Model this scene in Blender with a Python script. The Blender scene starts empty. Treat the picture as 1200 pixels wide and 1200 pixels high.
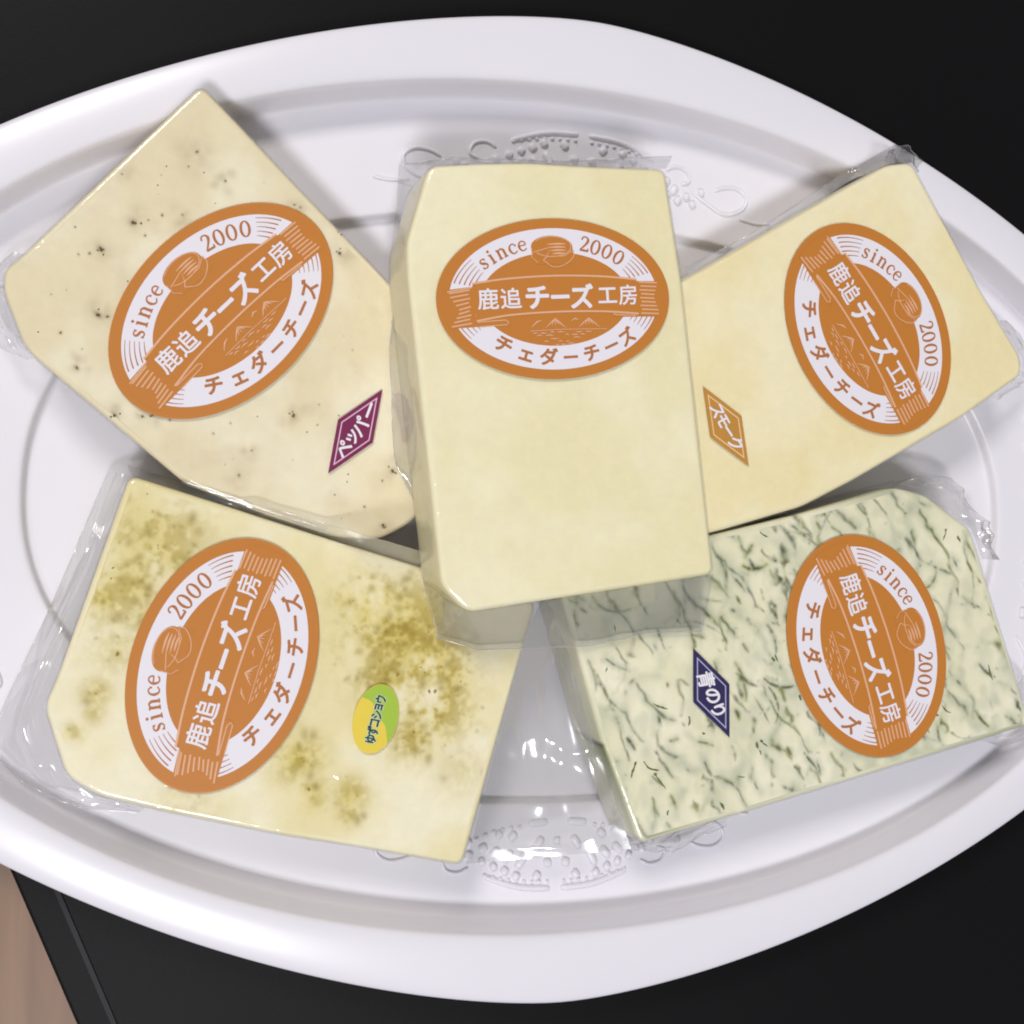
import bpy, bmesh, math, random
import numpy as np
from mathutils import Vector, Matrix, noise
from mathutils.geometry import delaunay_2d_cdt

# ------------------------------------------------------------------ camera
SC = bpy.context.scene
COL = SC.collection
FPX, S, KX = 1250.0, 0.00022, 0.000214          # focal length (px of a 1200 px frame), m per px, tilt
TILT = math.atan(KX * FPX)
DIST = FPX * S
FW = Vector((math.sin(TILT), 0, -math.cos(TILT)))
RT = Vector((math.cos(TILT), 0, math.sin(TILT)))
UP = Vector((0, 1, 0))
CAM = -DIST * FW
cd = bpy.data.cameras.new('camera')
cam = bpy.data.objects.new('camera', cd)
COL.objects.link(cam)
cam.matrix_world = Matrix((
    (RT.x, UP.x, -FW.x, CAM.x),
    (RT.y, UP.y, -FW.y, CAM.y),
    (RT.z, UP.z, -FW.z, CAM.z),
    (0, 0, 0, 1)))
cd.sensor_width = 36.0
cd.lens = 36.0 * FPX / 1200.0
cd.clip_start = 0.01
cd.clip_end = 50
SC.camera = cam

# ------------------------------------------------------------------ light of the room
world = bpy.data.worlds.new('World')
SC.world = world
world.use_nodes = True
bg = world.node_tree.nodes['Background']
bg.inputs[0].default_value = (0.93, 0.95, 1.0, 1)
bg.inputs[1].default_value = 0.19


def lamp(name, loc, power, size, col):
    ld = bpy.data.lights.new(name, 'AREA')
    ld.shape = 'RECTANGLE'
    ld.size, ld.size_y = size
    ld.energy = power
    ld.color = col
    o = bpy.data.objects.new(name, ld)
    COL.objects.link(o)
    o.location = loc
    o.rotation_euler = (Vector((0, 0, 0)) - Vector(loc)).to_track_quat('-Z', 'Y').to_euler()
    return o


lamp('ceiling_lamp', (-0.34, -1.00, 1.80), 22.5, (0.40, 0.28), (0.97, 0.97, 1.0))
lamp('ceiling_lamp', (-0.74, 1.50, 1.80), 27.0, (0.60, 0.50), (1.0, 0.95, 0.90))

vs = SC.view_settings
vs.view_transform = 'Standard'
vs.look = 'None'
vs.exposure = 0.10
vs.gamma = 1.0
vs.use_curve_mapping = False
SC.render.engine = 'CYCLES'
SC.cycles.transparent_max_bounces = 16
SC.cycles.max_bounces = 7
SC.cycles.diffuse_bounces = 3
SC.cycles.glossy_bounces = 3
SC.cycles.use_denoising = True
SC.cycles.adaptive_threshold = 0.03
SC.cycles.filter_width = 2.0

rng = random.Random(7)


# ------------------------------------------------------------------ helpers
def unproj(px, py, z):
    r = FW + RT * ((px - 600) / FPX) + UP * ((600 - py) / FPX)
    s = (z - CAM.z) / r.z
    return CAM + r * s


def unproj_plane(px, py, pl):
    a, b, c = pl                                  # z = a x + b y + c
    r = FW + RT * ((px - 600) / FPX) + UP * ((600 - py) / FPX)
    s = (a * CAM.x + b * CAM.y + c - CAM.z) / (r.z - a * r.x - b * r.y)
    return CAM + r * s


def link(name, me, mat, parent=None, smooth=False):
    if mat is not None and not me.materials:
        me.materials.append(mat)
    if smooth:
        for p in me.polygons:
            p.use_smooth = True
    o = bpy.data.objects.new(name, me)
    COL.objects.link(o)
    if parent is not None:
        o.parent = parent
    return o


def mesh(name, verts, faces):
    me = bpy.data.meshes.new(name)
    me.from_pydata([tuple(v) for v in verts], [], faces)
    me.update()
    return me


def from_bm(name, bm):
    me = bpy.data.meshes.new(name)
    bm.to_mesh(me)
    bm.free()
    return me


class Flat:
    """collects flat print shapes in label units"""
    def __init__(self):
        self.v, self.f = [], []
        self.k = 0

    def lift(self, z):                              # overlapping pieces never share a plane
        self.k = (self.k + 1) % 9
        return z + self.k * 2.2e-6

    def poly(self, pts, z=0.0):
        z = self.lift(z)
        n = len(self.v)
        self.v += [(p[0], p[1], z) for p in pts]
        self.f.append(list(range(n, n + len(pts))))

    def strip(self, pts, w, z=0.0):
        """polyline with width w (number or list)"""
        z = self.lift(z)
        n = len(pts)
        ws = w if isinstance(w, (list, tuple)) else [w] * n
        L, R_ = [], []
        for i in range(n):
            a = Vector(pts[max(i - 1, 0)][:2]); b = Vector(pts[min(i + 1, n - 1)][:2])
            t = (b - a)
            if t.length < 1e-9:
                t = Vector((1, 0))
            t.normalize()
            nn = Vector((-t.y, t.x)) * ws[i] * 0.5
            p = Vector(pts[i][:2])
            L.append(p + nn); R_.append(p - nn)
        k = len(self.v)
        for i in range(n):
            self.v.append((L[i].x, L[i].y, z)); self.v.append((R_[i].x, R_[i].y, z))
        for i in range(n - 1):
            self.f.append([k + 2 * i, k + 2 * i + 1, k + 2 * i + 3, k + 2 * i + 2])

    def ring(self, a0, b0, a1, b1, t0, t1, n=96, z=0.0):
        k = len(self.v)
        for i in range(n + 1):
            t = t0 + (t1 - t0) * i / n
            self.v.append((a0 * math.cos(t), b0 * math.sin(t), z))
            self.v.append((a1 * math.cos(t), b1 * math.sin(t), z))
        for i in range(n):
            self.f.append([k + 2 * i, k + 2 * i + 1, k + 2 * i + 3, k + 2 * i + 2])

    def ellipse(self, cx, cy, a, b, rot=0, n=64, z=0.0):
        c, s = math.cos(rot), math.sin(rot)
        self.poly([(cx + a * math.cos(t) * c - b * math.sin(t) * s, cy + a * math.cos(t) * s + b * math.sin(t) * c)
                   for t in [2 * math.pi * i / n for i in range(n)]], z)

    def add(self, verts, faces, cx, cy, sx, sy, rot, z=0.0, shear=0.0):
        z = self.lift(z)
        k = len(self.v)
        c, s = math.cos(rot), math.sin(rot)
        for v in verts:
            x, y = v[0] * sx + shear * v[1] * sy, v[1] * sy
            self.v.append((cx + x * c - y * s, cy + x * s + y * c, z + (v[2] if len(v) > 2 else 0.0)))
        self.f += [[k + i for i in f] for f in faces]

    def build(self, name):
        return mesh(name, self.v, self.f)


_gl = {}


def embolden(v, f, b):
    if b <= 0:
        return v, f
    V, F_ = [], []
    for i in range(8):
        a = math.pi / 4 * i
        k = len(V)
        V += [(x + b * math.cos(a), y + b * math.sin(a), i * 1.5e-6) for x, y in v]
        F_ += [[k + q for q in p] for p in f]
    return V, F_


def glyph(ch, bold=0.0):
    """outline of one character from Blender's own font, centred, em = 1"""
    key = (ch, bold)
    if key not in _gl:
        cu = bpy.data.curves.new('glyph', 'FONT')
        cu.body = ch
        cu.resolution_u = 4
        o = bpy.data.objects.new('glyph', cu)
        COL.objects.link(o)
        dg = bpy.context.evaluated_depsgraph_get()
        me = bpy.data.meshes.new_from_object(o.evaluated_get(dg))
        v = [tuple(x.co) for x in me.vertices]
        f = [list(p.vertices) for p in me.polygons]
        xs = [a[0] for a in v]; ys = [a[1] for a in v]
        mx, my = (min(xs) + max(xs)) / 2, (min(ys) + max(ys)) / 2
        v = [(a[0] - mx, a[1] - my) for a in v]
        v, f = embolden(v, f, bold)
        _gl[key] = (v, f, max(xs) - min(xs), max(ys) - min(ys))
        bpy.data.objects.remove(o); bpy.data.curves.remove(cu); bpy.data.meshes.remove(me)
    return _gl[key]


# ------------------------------------------------------------------ materials
def new_mat(name):
    m = bpy.data.materials.new(name)
    m.use_nodes = True
    nt = m.node_tree
    return m, nt, nt.nodes['Principled BSDF']


def nd(nt, typ, **kw):
    n = nt.nodes.new(typ)
    for k, v in kw.items():
        if k == 'ins':
            for kk, vv in v.items():
                n.inputs[kk].default_value = vv
        else:
            setattr(n, k, v)
    return n


def plain(name, col, rough=0.5, var=0.04, vscale=900, bump=0.0, spec=0.5, coat=0.0):
    m, nt, p = new_mat(name)
    tc = nd(nt, 'ShaderNodeTexCoord')
    nz = nd(nt, 'ShaderNodeTexNoise', ins={'Scale': vscale, 'Detail': 4})
    nt.links.new(tc.outputs['Object'], nz.inputs['Vector'])
    mx = nd(nt, 'ShaderNodeMix', data_type='RGBA')
    mx.inputs[6].default_value = (*[c * (1 - var) for c in col], 1)
    mx.inputs[7].default_value = (*[min(1, c * (1 + var)) for c in col], 1)
    nt.links.new(nz.outputs[0], mx.inputs[0])
    nt.links.new(mx.outputs[2], p.inputs['Base Color'])
    p.inputs['Roughness'].default_value = rough
    p.inputs['Specular IOR Level'].default_value = spec
    p.inputs['Coat Weight'].default_value = coat
    if bump:
        bp = nd(nt, 'ShaderNodeBump', ins={'Strength': bump, 'Distance': 0.0005})
        nt.links.new(nz.outputs[0], bp.inputs['Height'])
        nt.links.new(bp.outputs[0], p.inputs['Normal'])
    return m


M_TRAY = plain('white_plastic', (0.785, 0.765, 0.825), 0.28, 0.012, 60, 0.0, 0.45)
M_MAT = plain('black_mat', (0.0048, 0.0045, 0.0052), 0.5, 0.35, 2600, 0.15, 0.12)
M_HEM = plain('mat_hem', (0.02, 0.02, 0.023), 0.6, 0.2, 2600, 0.2, 0.3)
M_ORANGE = plain('orange_ink', (0.53, 0.195, 0.030), 0.42, 0.05, 300)
M_LWHITE = plain('label_white', (0.79, 0.755, 0.82), 0.45, 0.015, 300)
M_PINK = plain('label_line', (0.74, 0.42, 0.26), 0.45, 0.03, 300)
M_INK = plain('label_brown_ink', (0.44, 0.155, 0.040), 0.45, 0.04, 300)
M_PURPLE = plain('purple_ink', (0.185, 0.014, 0.075), 0.4, 0.06, 300)
M_PLINE = plain('purple_label_line', (0.72, 0.47, 0.62), 0.45, 0.02, 300)
M_NAVY = plain('navy_ink', (0.026, 0.020, 0.085), 0.4, 0.06, 300)
M_NLINE = plain('navy_label_line', (0.42, 0.40, 0.62), 0.45, 0.02, 300)
M_SMOKE = plain('amber_ink', (0.50, 0.245, 0.045), 0.42, 0.05, 300)
M_SLINE = plain('amber_label_line', (0.86, 0.58, 0.32), 0.45, 0.02, 300)
M_YELLOW = plain('yellow_ink', (0.78, 0.60, 0.065), 0.42, 0.04, 300)
M_GREEN = plain('lime_ink', (0.36, 0.53, 0.050), 0.42, 0.04, 300)
M_DKGREEN = plain('dark_green_ink', (0.012, 0.035, 0.035), 0.45, 0.05, 300)
M_PEPPER = plain('pepper', (0.12, 0.080, 0.032), 0.7, 0.4, 1500)
M_ZEST = plain('yuzu_zest', (0.36, 0.26, 0.030), 0.7, 0.4, 900)
M_NORI = plain('green_laver', (0.10, 0.130, 0.035), 0.6, 0.5, 700)
M_NORI2 = plain('olive_laver', (0.13, 0.155, 0.012), 0.6, 0.4, 700)


def wood():
    m, nt, p = new_mat('brown_wood')
    tc = nd(nt, 'ShaderNodeTexCoord')
    mp = nd(nt, 'ShaderNodeMapping')
    mp.inputs['Scale'].default_value = (60, 6, 6)
    nt.links.new(tc.outputs['Object'], mp.inputs['Vector'])
    nz = nd(nt, 'ShaderNodeTexNoise', ins={'Scale': 2.0, 'Detail': 7, 'Distortion': 0.6})
    nt.links.new(mp.outputs[0], nz.inputs['Vector'])
    cr = nd(nt, 'ShaderNodeValToRGB')
    cr.color_ramp.elements[0].position = 0.3
    cr.color_ramp.elements[0].color = (0.16, 0.085, 0.045, 1)
    cr.color_ramp.elements[1].position = 0.7
    cr.color_ramp.elements[1].color = (0.27, 0.155, 0.085, 1)
    nt.links.new(nz.outputs[0], cr.inputs[0])
    nt.links.new(cr.outputs[0], p.inputs['Base Color'])
    p.inputs['Roughness'].default_value = 0.5
    return m


M_WOOD = wood()


def film_mat(name, refl, haze, bump, tint=0.97, rough=0.09):
    m = bpy.data.materials.new(name)
    m.use_nodes = True
    nt = m.node_tree
    nt.nodes.clear()
    out = nd(nt, 'ShaderNodeOutputMaterial')
    tc = nd(nt, 'ShaderNodeTexCoord')
    n1 = nd(nt, 'ShaderNodeTexNoise', ins={'Scale': 170.0, 'Detail': 3, 'Roughness': 0.55, 'Distortion': 0.8})
    nt.links.new(tc.outputs['Object'], n1.inputs['Vector'])
    n2 = nd(nt, 'ShaderNodeTexNoise', ins={'Scale': 42.0, 'Detail': 1.5, 'Distortion': 1.6})
    nt.links.new(tc.outputs['Object'], n2.inputs['Vector'])
    a1 = nd(nt, 'ShaderNodeMath', operation='SUBTRACT'); a1.inputs[1].default_value = 0.5
    nt.links.new(n2.outputs[0], a1.inputs[0])
    a2 = nd(nt, 'ShaderNodeMath', operation='ABSOLUTE'); nt.links.new(a1.outputs[0], a2.inputs[0])
    cr = nd(nt, 'ShaderNodeMapRange', interpolation_type='SMOOTHSTEP', ins={1: 0.0, 2: 0.022, 3: 1.0, 4: 0.0})
    nt.links.new(a2.outputs[0], cr.inputs[0])
    n3 = nd(nt, 'ShaderNodeTexNoise', ins={'Scale': 55.0, 'Detail': 2})
    nt.links.new(tc.outputs['Object'], n3.inputs['Vector'])
    mk = nd(nt, 'ShaderNodeMapRange', ins={1: 0.56, 2: 0.66})
    nt.links.new(n3.outputs[0], mk.inputs[0])
    a3 = nd(nt, 'ShaderNodeMath', operation='MULTIPLY')
    nt.links.new(cr.outputs[0], a3.inputs[0]); nt.links.new(mk.outputs[0], a3.inputs[1])
    a4 = nd(nt, 'ShaderNodeMath', operation='ADD')
    nt.links.new(a3.outputs[0], a4.inputs[0]); nt.links.new(n1.outputs[0], a4.inputs[1])
    bp = nd(nt, 'ShaderNodeBump', ins={'Strength': bump, 'Distance': 0.0006})
    nt.links.new(a4.outputs[0], bp.inputs['Height'])
    fr = nd(nt, 'ShaderNodeLayerWeight')            # same from both sides of the thin film
    nt.links.new(bp.outputs[0], fr.inputs['Normal'])
    pw = nd(nt, 'ShaderNodeMath', operation='POWER', use_clamp=True)
    pw.inputs[1].default_value = 4.0
    nt.links.new(fr.outputs['Facing'], pw.inputs[0])
    mm = nd(nt, 'ShaderNodeMath', operation='MULTIPLY_ADD', use_clamp=True)
    mm.inputs[1].default_value = 0.5
    mm.inputs[2].default_value = refl
    nt.links.new(pw.outputs[0], mm.inputs[0])
    tr = nd(nt, 'ShaderNodeBsdfTransparent')
    tr.inputs[0].default_value = (tint, tint, tint, 1)
    df = nd(nt, 'ShaderNodeBsdfDiffuse')
    df.inputs[0].default_value = (0.8, 0.8, 0.8, 1)
    m0 = nd(nt, 'ShaderNodeMixShader')
    m0.inputs[0].default_value = haze
    nt.links.new(tr.outputs[0], m0.inputs[1]); nt.links.new(df.outputs[0], m0.inputs[2])
    gl = nd(nt, 'ShaderNodeBsdfGlossy')
    gl.inputs['Roughness'].default_value = rough
    nt.links.new(bp.outputs[0], gl.inputs['Normal'])
    mx = nd(nt, 'ShaderNodeMixShader')
    nt.links.new(mm.outputs[0], mx.inputs[0])
    nt.links.new(m0.outputs[0], mx.inputs[1]); nt.links.new(gl.outputs[0], mx.inputs[2])
    nt.links.new(mx.outputs[0], out.inputs[0])
    return m


M_WRAP = film_mat('clear_wrap', 0.045, 0.015, 0.22, 0.99)
M_FLAP = film_mat('clear_film', 0.20, 0.11, 0.03, 0.95, 0.14)
M_FEDGE = film_mat('film_cut_edge', 0.30, 0.38, 0.0, 0.95, 0.2)


# ------------------------------------------------------------------ table and mat
MAT_T = 0.003
tb = bmesh.new()
bmesh.ops.create_cube(tb, size=1)
bmesh.ops.scale(tb, vec=(1.6, 1.4, 0.03), verts=tb.verts)
bmesh.ops.translate(tb, vec=(0, 0, -MAT_T - 0.015), verts=tb.verts)
table = link('table', from_bm('table', tb), M_WOOD)
table['kind'] = 'structure'
table['label'] = 'brown wooden table showing past the edge of the black mat'

e0 = unproj(8, 1013, 0.0); e1 = unproj(24, 1050, 0.0)
ed = (e1 - e0).normalized()
pA, pB = e0 - ed * 0.75, e0 + ed * 0.25
bm = bmesh.new()
vs_ = [bm.verts.new((p[0], p[1], -MAT_T)) for p in
       [(pB.x, pB.y), (0.72, pB.y), (0.72, pA.y), (pA.x, pA.y)]]
fc = bm.faces.new(vs_)
r = bmesh.ops.extrude_face_region(bm, geom=[fc])
bmesh.ops.translate(bm, vec=(0, 0, MAT_T), verts=[g for g in r['geom'] if isinstance(g, bmesh.types.BMVert)])
bmesh.ops.recalc_face_normals(bm, faces=bm.faces)
bmesh.ops.bevel(bm, geom=bm.edges, offset=0.0009, segments=3, affect='EDGES', profile=0.5)
mat_o = link('table_mat', from_bm('table_mat', bm), M_MAT)
mat_o['label'] = 'smooth black mat lying under the white oval platter'
mat_o['category'] = 'mat'
nrm = Vector((-ed.y, ed.x, 0))
if nrm.x < 0:
    nrm = -nrm
h0 = e0 + nrm * 0.0075
hs = Flat()
hs.strip([(h0 - ed * 0.7)[:2], (h0 + ed * 0.22)[:2]], 0.0011, 0.0)
hm = hs.build('hem')
hb = bmesh.new(); hb.from_mesh(hm)
r = bmesh.ops.extrude_face_region(hb, geom=list(hb.faces))
bmesh.ops.translate(hb, vec=(0, 0, 0.0004), verts=[g for g in r['geom'] if isinstance(g, bmesh.types.BMVert)])
bmesh.ops.recalc_face_normals(hb, faces=hb.faces)
hb.to_mesh(hm); hb.free()
link('hem', hm, M_HEM, mat_o)

# ------------------------------------------------------------------ the platter
TC = Vector((0.0135, 0.0005)); TROT = math.radians(-2.3)
FLZ = 0.0062                                       # height of the flat flange
#         A       B      n     z
RINGS = [(0.020, 0.012, 2.0, 0.0030),
         (0.080, 0.046, 2.1, 0.0030),
         (0.1155, 0.0648, 2.2, 0.0030),
         (0.1168, 0.0658, 2.2, 0.0033),
         (0.1182, 0.0668, 2.2, 0.0033),
         (0.1262, 0.0722, 2.2, 0.0034),
         (0.1284, 0.0739, 2.2, 0.0035),
         (0.1288, 0.0742, 2.2, 0.0041),
         (0.1291, 0.0744, 2.2, 0.0056),
         (0.1297, 0.0749, 2.2, 0.0061),
         (0.1306, 0.0756, 2.2, FLZ),
         (0.1340, 0.0785, 2.15, FLZ),
         (0.1500, 0.0900, 2.1, FLZ),
         (0.1655, 0.1010, 2.02, FLZ),
         (0.1676, 0.1026, 2.00, FLZ + 0.0001),
         (0.1684, 0.1032, 1.99, FLZ + 0.0007),
         (0.1688, 0.1035, 1.985, FLZ + 0.0022),
         (0.1692, 0.1038, 1.98, 0.0139),
         (0.1698, 0.1043, 1.97, 0.0151),
         (0.1712, 0.1054, 1.955, 0.0158),
         (0.1760, 0.1087, 1.91, 0.0160),
         (0.1910, 0.1160, 1.74, 0.0157),
         (0.1998, 0.1199, 1.65, 0.0152),
         (0.2026, 0.1214, 1.63, 0.0149),
         (0.2035, 0.12195, 1.62, 0.0142),
         (0.2036, 0.1220, 1.62, 0.0116),
         (0.2026, 0.1214, 1.63, 0.0114),
         (0.1990, 0.1194, 1.65, 0.0130),
         (0.1800, 0.1106, 1.86, 0.0135),
         (0.1735, 0.1072, 1.93, 0.0105),
         (0.1680, 0.1030, 2.00, 0.0040),
         (0.1500, 0.0900, 2.1, 0.0038),
         (0.1320, 0.0770, 2.2, 0.0034),
         (0.1290, 0.0744, 2.2, 0.0000),
         (0.1260, 0.0722, 2.2, 0.0000),
         (0.1230, 0.0700, 2.2, 0.0012),
         (0.0200, 0.0120, 2.0, 0.0012)]
NTOP = next(i for i, r_ in enumerate(RINGS) if r_[0] > 0.2030) + 1


def tray_xy(u, v):
    c, s = math.cos(TROT), math.sin(TROT)
    return Vector((TC.x + u * c - v * s, TC.y + u * s + v * c))


def tray_z(x, y):
    c, s = math.cos(TROT), math.sin(TROT)
    dx, dy = x - TC.x, y - TC.y
    u, v = abs(dx * c + dy * s), abs(-dx * s + dy * c)
    prev = None
    for A, B, n, z in RINGS[:NTOP]:
        g = ((u / A) ** n + (v / B) ** n) ** (1 / n)
        if g <= 1:
            if prev is None:
                return z
            k = (prev[0] - 1) / max(prev[0] - g, 1e-9)
            return prev[1] + (z - prev[1]) * k
        prev = (g, z)
    return 0.0


NS = 192
tv, tf = [], []
for A, B, n, z in RINGS:
    for i in range(NS):
        t = 2 * math.pi * i / NS
        ct, st = math.cos(t), math.sin(t)
        q = (abs(ct) ** n + abs(st) ** n) ** (-1 / n)
        tv.append((A * q * ct, B * q * st, z))
for j in range(len(RINGS) - 1):
    for i in range(NS):
        k = (i + 1) % NS
        tf.append([j * NS + i, j * NS + k, (j + 1) * NS + k, (j + 1) * NS + i][::-1])
c0 = len(tv); tv.append((0, 0, 0.0030)); c1 = len(tv); tv.append((0, 0, 0.0012))
L = (len(RINGS) - 1) * NS
for i in range(NS):
    k = (i + 1) % NS
    tf.append([c0, i, k]); tf.append([c1, L + k, L + i])
tray = bpy.data.objects.new('platter', None)
COL.objects.link(tray)
tray.location = (TC.x, TC.y, 0)
tray.rotation_euler = (0, 0, TROT)
tray['label'] = 'large white oval plastic platter with embossed ornament carrying all the cheese'
tray['category'] = 'platter'
body = link('dish', mesh('dish', tv, tf), M_TRAY, tray, True)
bmx = bmesh.new(); bmx.from_mesh(body.data); bmesh.ops.recalc_face_normals(bmx, faces=bmx.faces); bmx.to_mesh(body.data); bmx.free()
sm = body.modifiers.new('smooth', 'SUBSURF'); sm.levels = 1; sm.render_levels = 1


def relief(name, pts, w, h, closed=False):
    """raised embossed stroke lying on the flange, half-round section, platter coordinates"""
    n = len(pts)
    V, F_ = [], []
    m = 6
    for i in range(n):
        if closed:
            a, b = Vector(pts[i - 1]), Vector(pts[(i + 1) % n])
        else:
            a, b = Vector(pts[max(i - 1, 0)]), Vector(pts[min(i + 1, n - 1)])
        t = (b - a).normalized()
        nn = Vector((-t.y, t.x))
        e = 1.0
        if not closed:
            s = i / (n - 1)
            e = max(0.04, math.sqrt(max(0.0, 1 - abs(2 * s - 1) ** (4 if n < 12 else 14))))
        for k in range(m + 1):
            an = math.pi * k / m
            p = Vector(pts[i]) + nn * (math.cos(an) * w * 0.5 * e)
            V.append((p.x, p.y, FLZ - 0.0003 + math.sin(an) * (h + 0.0003) * e))
    R_ = n if closed else n - 1
    for i in range(R_):
        for k in range(m):
            a = i * (m + 1) + k
            b = ((i + 1) % n) * (m + 1) + k
            F_.append([a, a + 1, b + 1, b])
    return mesh(name, V, F_)


def smooth_pts(ctrl, n=24):
    out = []
    c = [Vector(p) for p in ctrl]
    c = [c[0] * 2 - c[1]] + c + [c[-1] * 2 - c[-2]]
    segs = len(c) - 3
    for i in range(n):
        t = i / (n - 1) * segs
        k = min(int(t), segs - 1); f = t - k
        p0, p1, p2, p3 = c[k:k + 4]
        out.append(0.5 * ((2 * p1) + (p2 - p0) * f + (2 * p0 - 5 * p1 + 4 * p2 - p3) * f * f + (3 * p1 - p0 - 3 * p2 + p3) * f ** 3))
    return out


MM = 0.001


def ornament(side):
    """side=+1: top of the platter, -1: bottom; u along the platter, v inward"""
    def P(u, v):
        return Vector((u * MM, side * (0.0962 - v * MM)))
    for s in (-1, 1):
        link('embossed_arc', relief('embossed_arc', smooth_pts([P(s * 1.0, 0), P(s * 10, 0.8), P(s * 19.5, 4.0)]), 0.0016, 0.0009), M_TRAY, tray, True)
        link('embossed_bar', relief('embossed_bar', smooth_pts([P(s * 2.2, 16.9), P(s * 8.2, 16.5)], 10), 0.0022, 0.0008), M_TRAY, tray, True)
        for u, v, ln, an in [(5.0, 11.5, 4.2, 55), (9.3, 7.5, 5.2, 58), (2.4, 6.6, 2.4, 15), (5.2, 3.4, 2.6, 48), (10.6, 3.6, 2.2, 60),
                             (13.0, 8.6, 4.0, 50), (13.6, 5.0, 2.2, 45), (16.3, 9.6, 3.6, 40), (16.5, 6.2, 2.0, 30), (11.8, 13.6, 2.8, 40),
                             (15.4, 14.2, 2.2, 30), (19.4, 11.0, 2.6, 25), (19.6, 7.6, 2.0, 20),
                             (23.0, 9.2, 2.6, 70), (25.2, 11.2, 3.0, 60), (23.4, 12.6, 2.4, 35), (26.4, 13.8, 2.6, 50), (28.8, 12.6, 2.2, 20), (30.6, 14.4, 2.2, 25), (33.0, 11.0, 2.0, 5)]:
            a = math.radians(an)
            du, dv = math.cos(a) * ln / 2, math.sin(a) * ln / 2
            link('embossed_petal', relief('embossed_petal', smooth_pts([P(s * (u - du), v + dv), P(s * u + 0.12, v), P(s * (u + du), v - dv)], 11), 0.0024, 0.0011), M_TRAY, tray, True)
        # side scrolls
        link('embossed_scroll', relief('embossed_scroll', smooth_pts([P(s * 22.5, 6.4), P(s * 25.5, 5.0), P(s * 28.6, 5.8), P(s * 29.6, 8.4), P(s * 27.0, 9.6)], 20), 0.0011, 0.0007), M_TRAY, tray, True)
        link('embossed_scroll', relief('embossed_scroll', smooth_pts([P(s * 29, 10.2), P(s * 35, 13.8), P(s * 40, 16.0), P(s * 45, 14.2), P(s * 46.2, 11.0), P(s * 43.4, 8.8), P(s * 39.4, 9.0), P(s * 36.4, 10.4)], 36), 0.0012, 0.0007), M_TRAY, tray, True)
        link('embossed_scroll', relief('embossed_scroll', smooth_pts([P(s * 44, 16.6), P(s * 49, 17.4), P(s * 54, 17.0)], 14), 0.0011, 0.0006), M_TRAY, tray, True)
    for s in (-1, 1):
        for i in range(9):
            u, v = 2.2 + 2.05 * i, 1.7 + 0.055 * i * i * 0.65
            link('embossed_bead', relief('embossed_bead', smooth_pts([P(s * (u - 0.55), v), P(s * (u + 0.55), v + 0.12)], 8), 0.0010, 0.0007), M_TRAY, tray, True)
        for i in range(6):
            u, v = 10.0 + 2.2 * i, 15.9 - 0.10 * i * i
            link('embossed_bead', relief('embossed_bead', smooth_pts([P(s * (u - 0.6), v), P(s * (u + 0.6), v - 0.3)], 8), 0.0012, 0.0007), M_TRAY, tray, True)
    link('embossed_petal', relief('embossed_petal', smooth_pts([P(0, 13.2), P(0, 11.0)], 6), 0.0021, 0.0009), M_TRAY, tray, True)


ornament(1)
ornament(-1)
for s in (-1, 1):                                    # fan ornaments at the two ends
    for q in (-1, 1):
        for u, v, ln, an in [(0.1400, 0.010, 5.0, 30), (0.1440, 0.0145, 5.0, 42), (0.1395, 0.0165, 4.6, 62), (0.1430, 0.0215, 4.2, 75),
                             (0.1480, 0.0075, 5.2, 14), (0.1500, 0.0190, 4.0, 50), (0.1380, 0.0240, 3.4, 95), (0.1520, 0.0130, 4.0, 30)]:
            a = math.radians(an)
            du, dv = math.cos(a) * ln / 2 * MM, math.sin(a) * ln / 2 * MM
            link('embossed_petal', relief('embossed_petal', smooth_pts([(s * (u - du), q * (v - dv)), (s * (u + 0.0002), q * v), (s * (u + du), q * (v + dv))], 11), 0.0024, 0.0011), M_TRAY, tray, True)
        link('embossed_scroll', relief('embossed_scroll', smooth_pts([(s * 0.1360, q * 0.030), (s * 0.1400, q * 0.037), (s * 0.1375, q * 0.044), (s * 0.1320, q * 0.0445), (s * 0.1330, q * 0.040)], 26), 0.0014, 0.0008), M_TRAY, tray, True)

# ------------------------------------------------------------------ cheese packages: geometry
THICK = 0.018
FILM = 0.0003


def inside(poly, x, y):
    c = False
    n = len(poly)
    j = n - 1
    for i in range(n):
        xi, yi = poly[i][0], poly[i][1]; xj, yj = poly[j][0], poly[j][1]
        if (yi > y) != (yj > y) and x < (xj - xi) * (y - yi) / (yj - yi) + xi:
            c = not c
        j = i
    return c


TOPS = []                                           # (name, polygon xy, top plane) of the packages already lying there


def support(x, y, skip=None):
    h = tray_z(x, y)
    for nm, poly, pl in TOPS:
        if nm != skip and inside(poly, x, y):
            h = max(h, pl[0] * x + pl[1] * y + pl[2])
    return h


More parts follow.
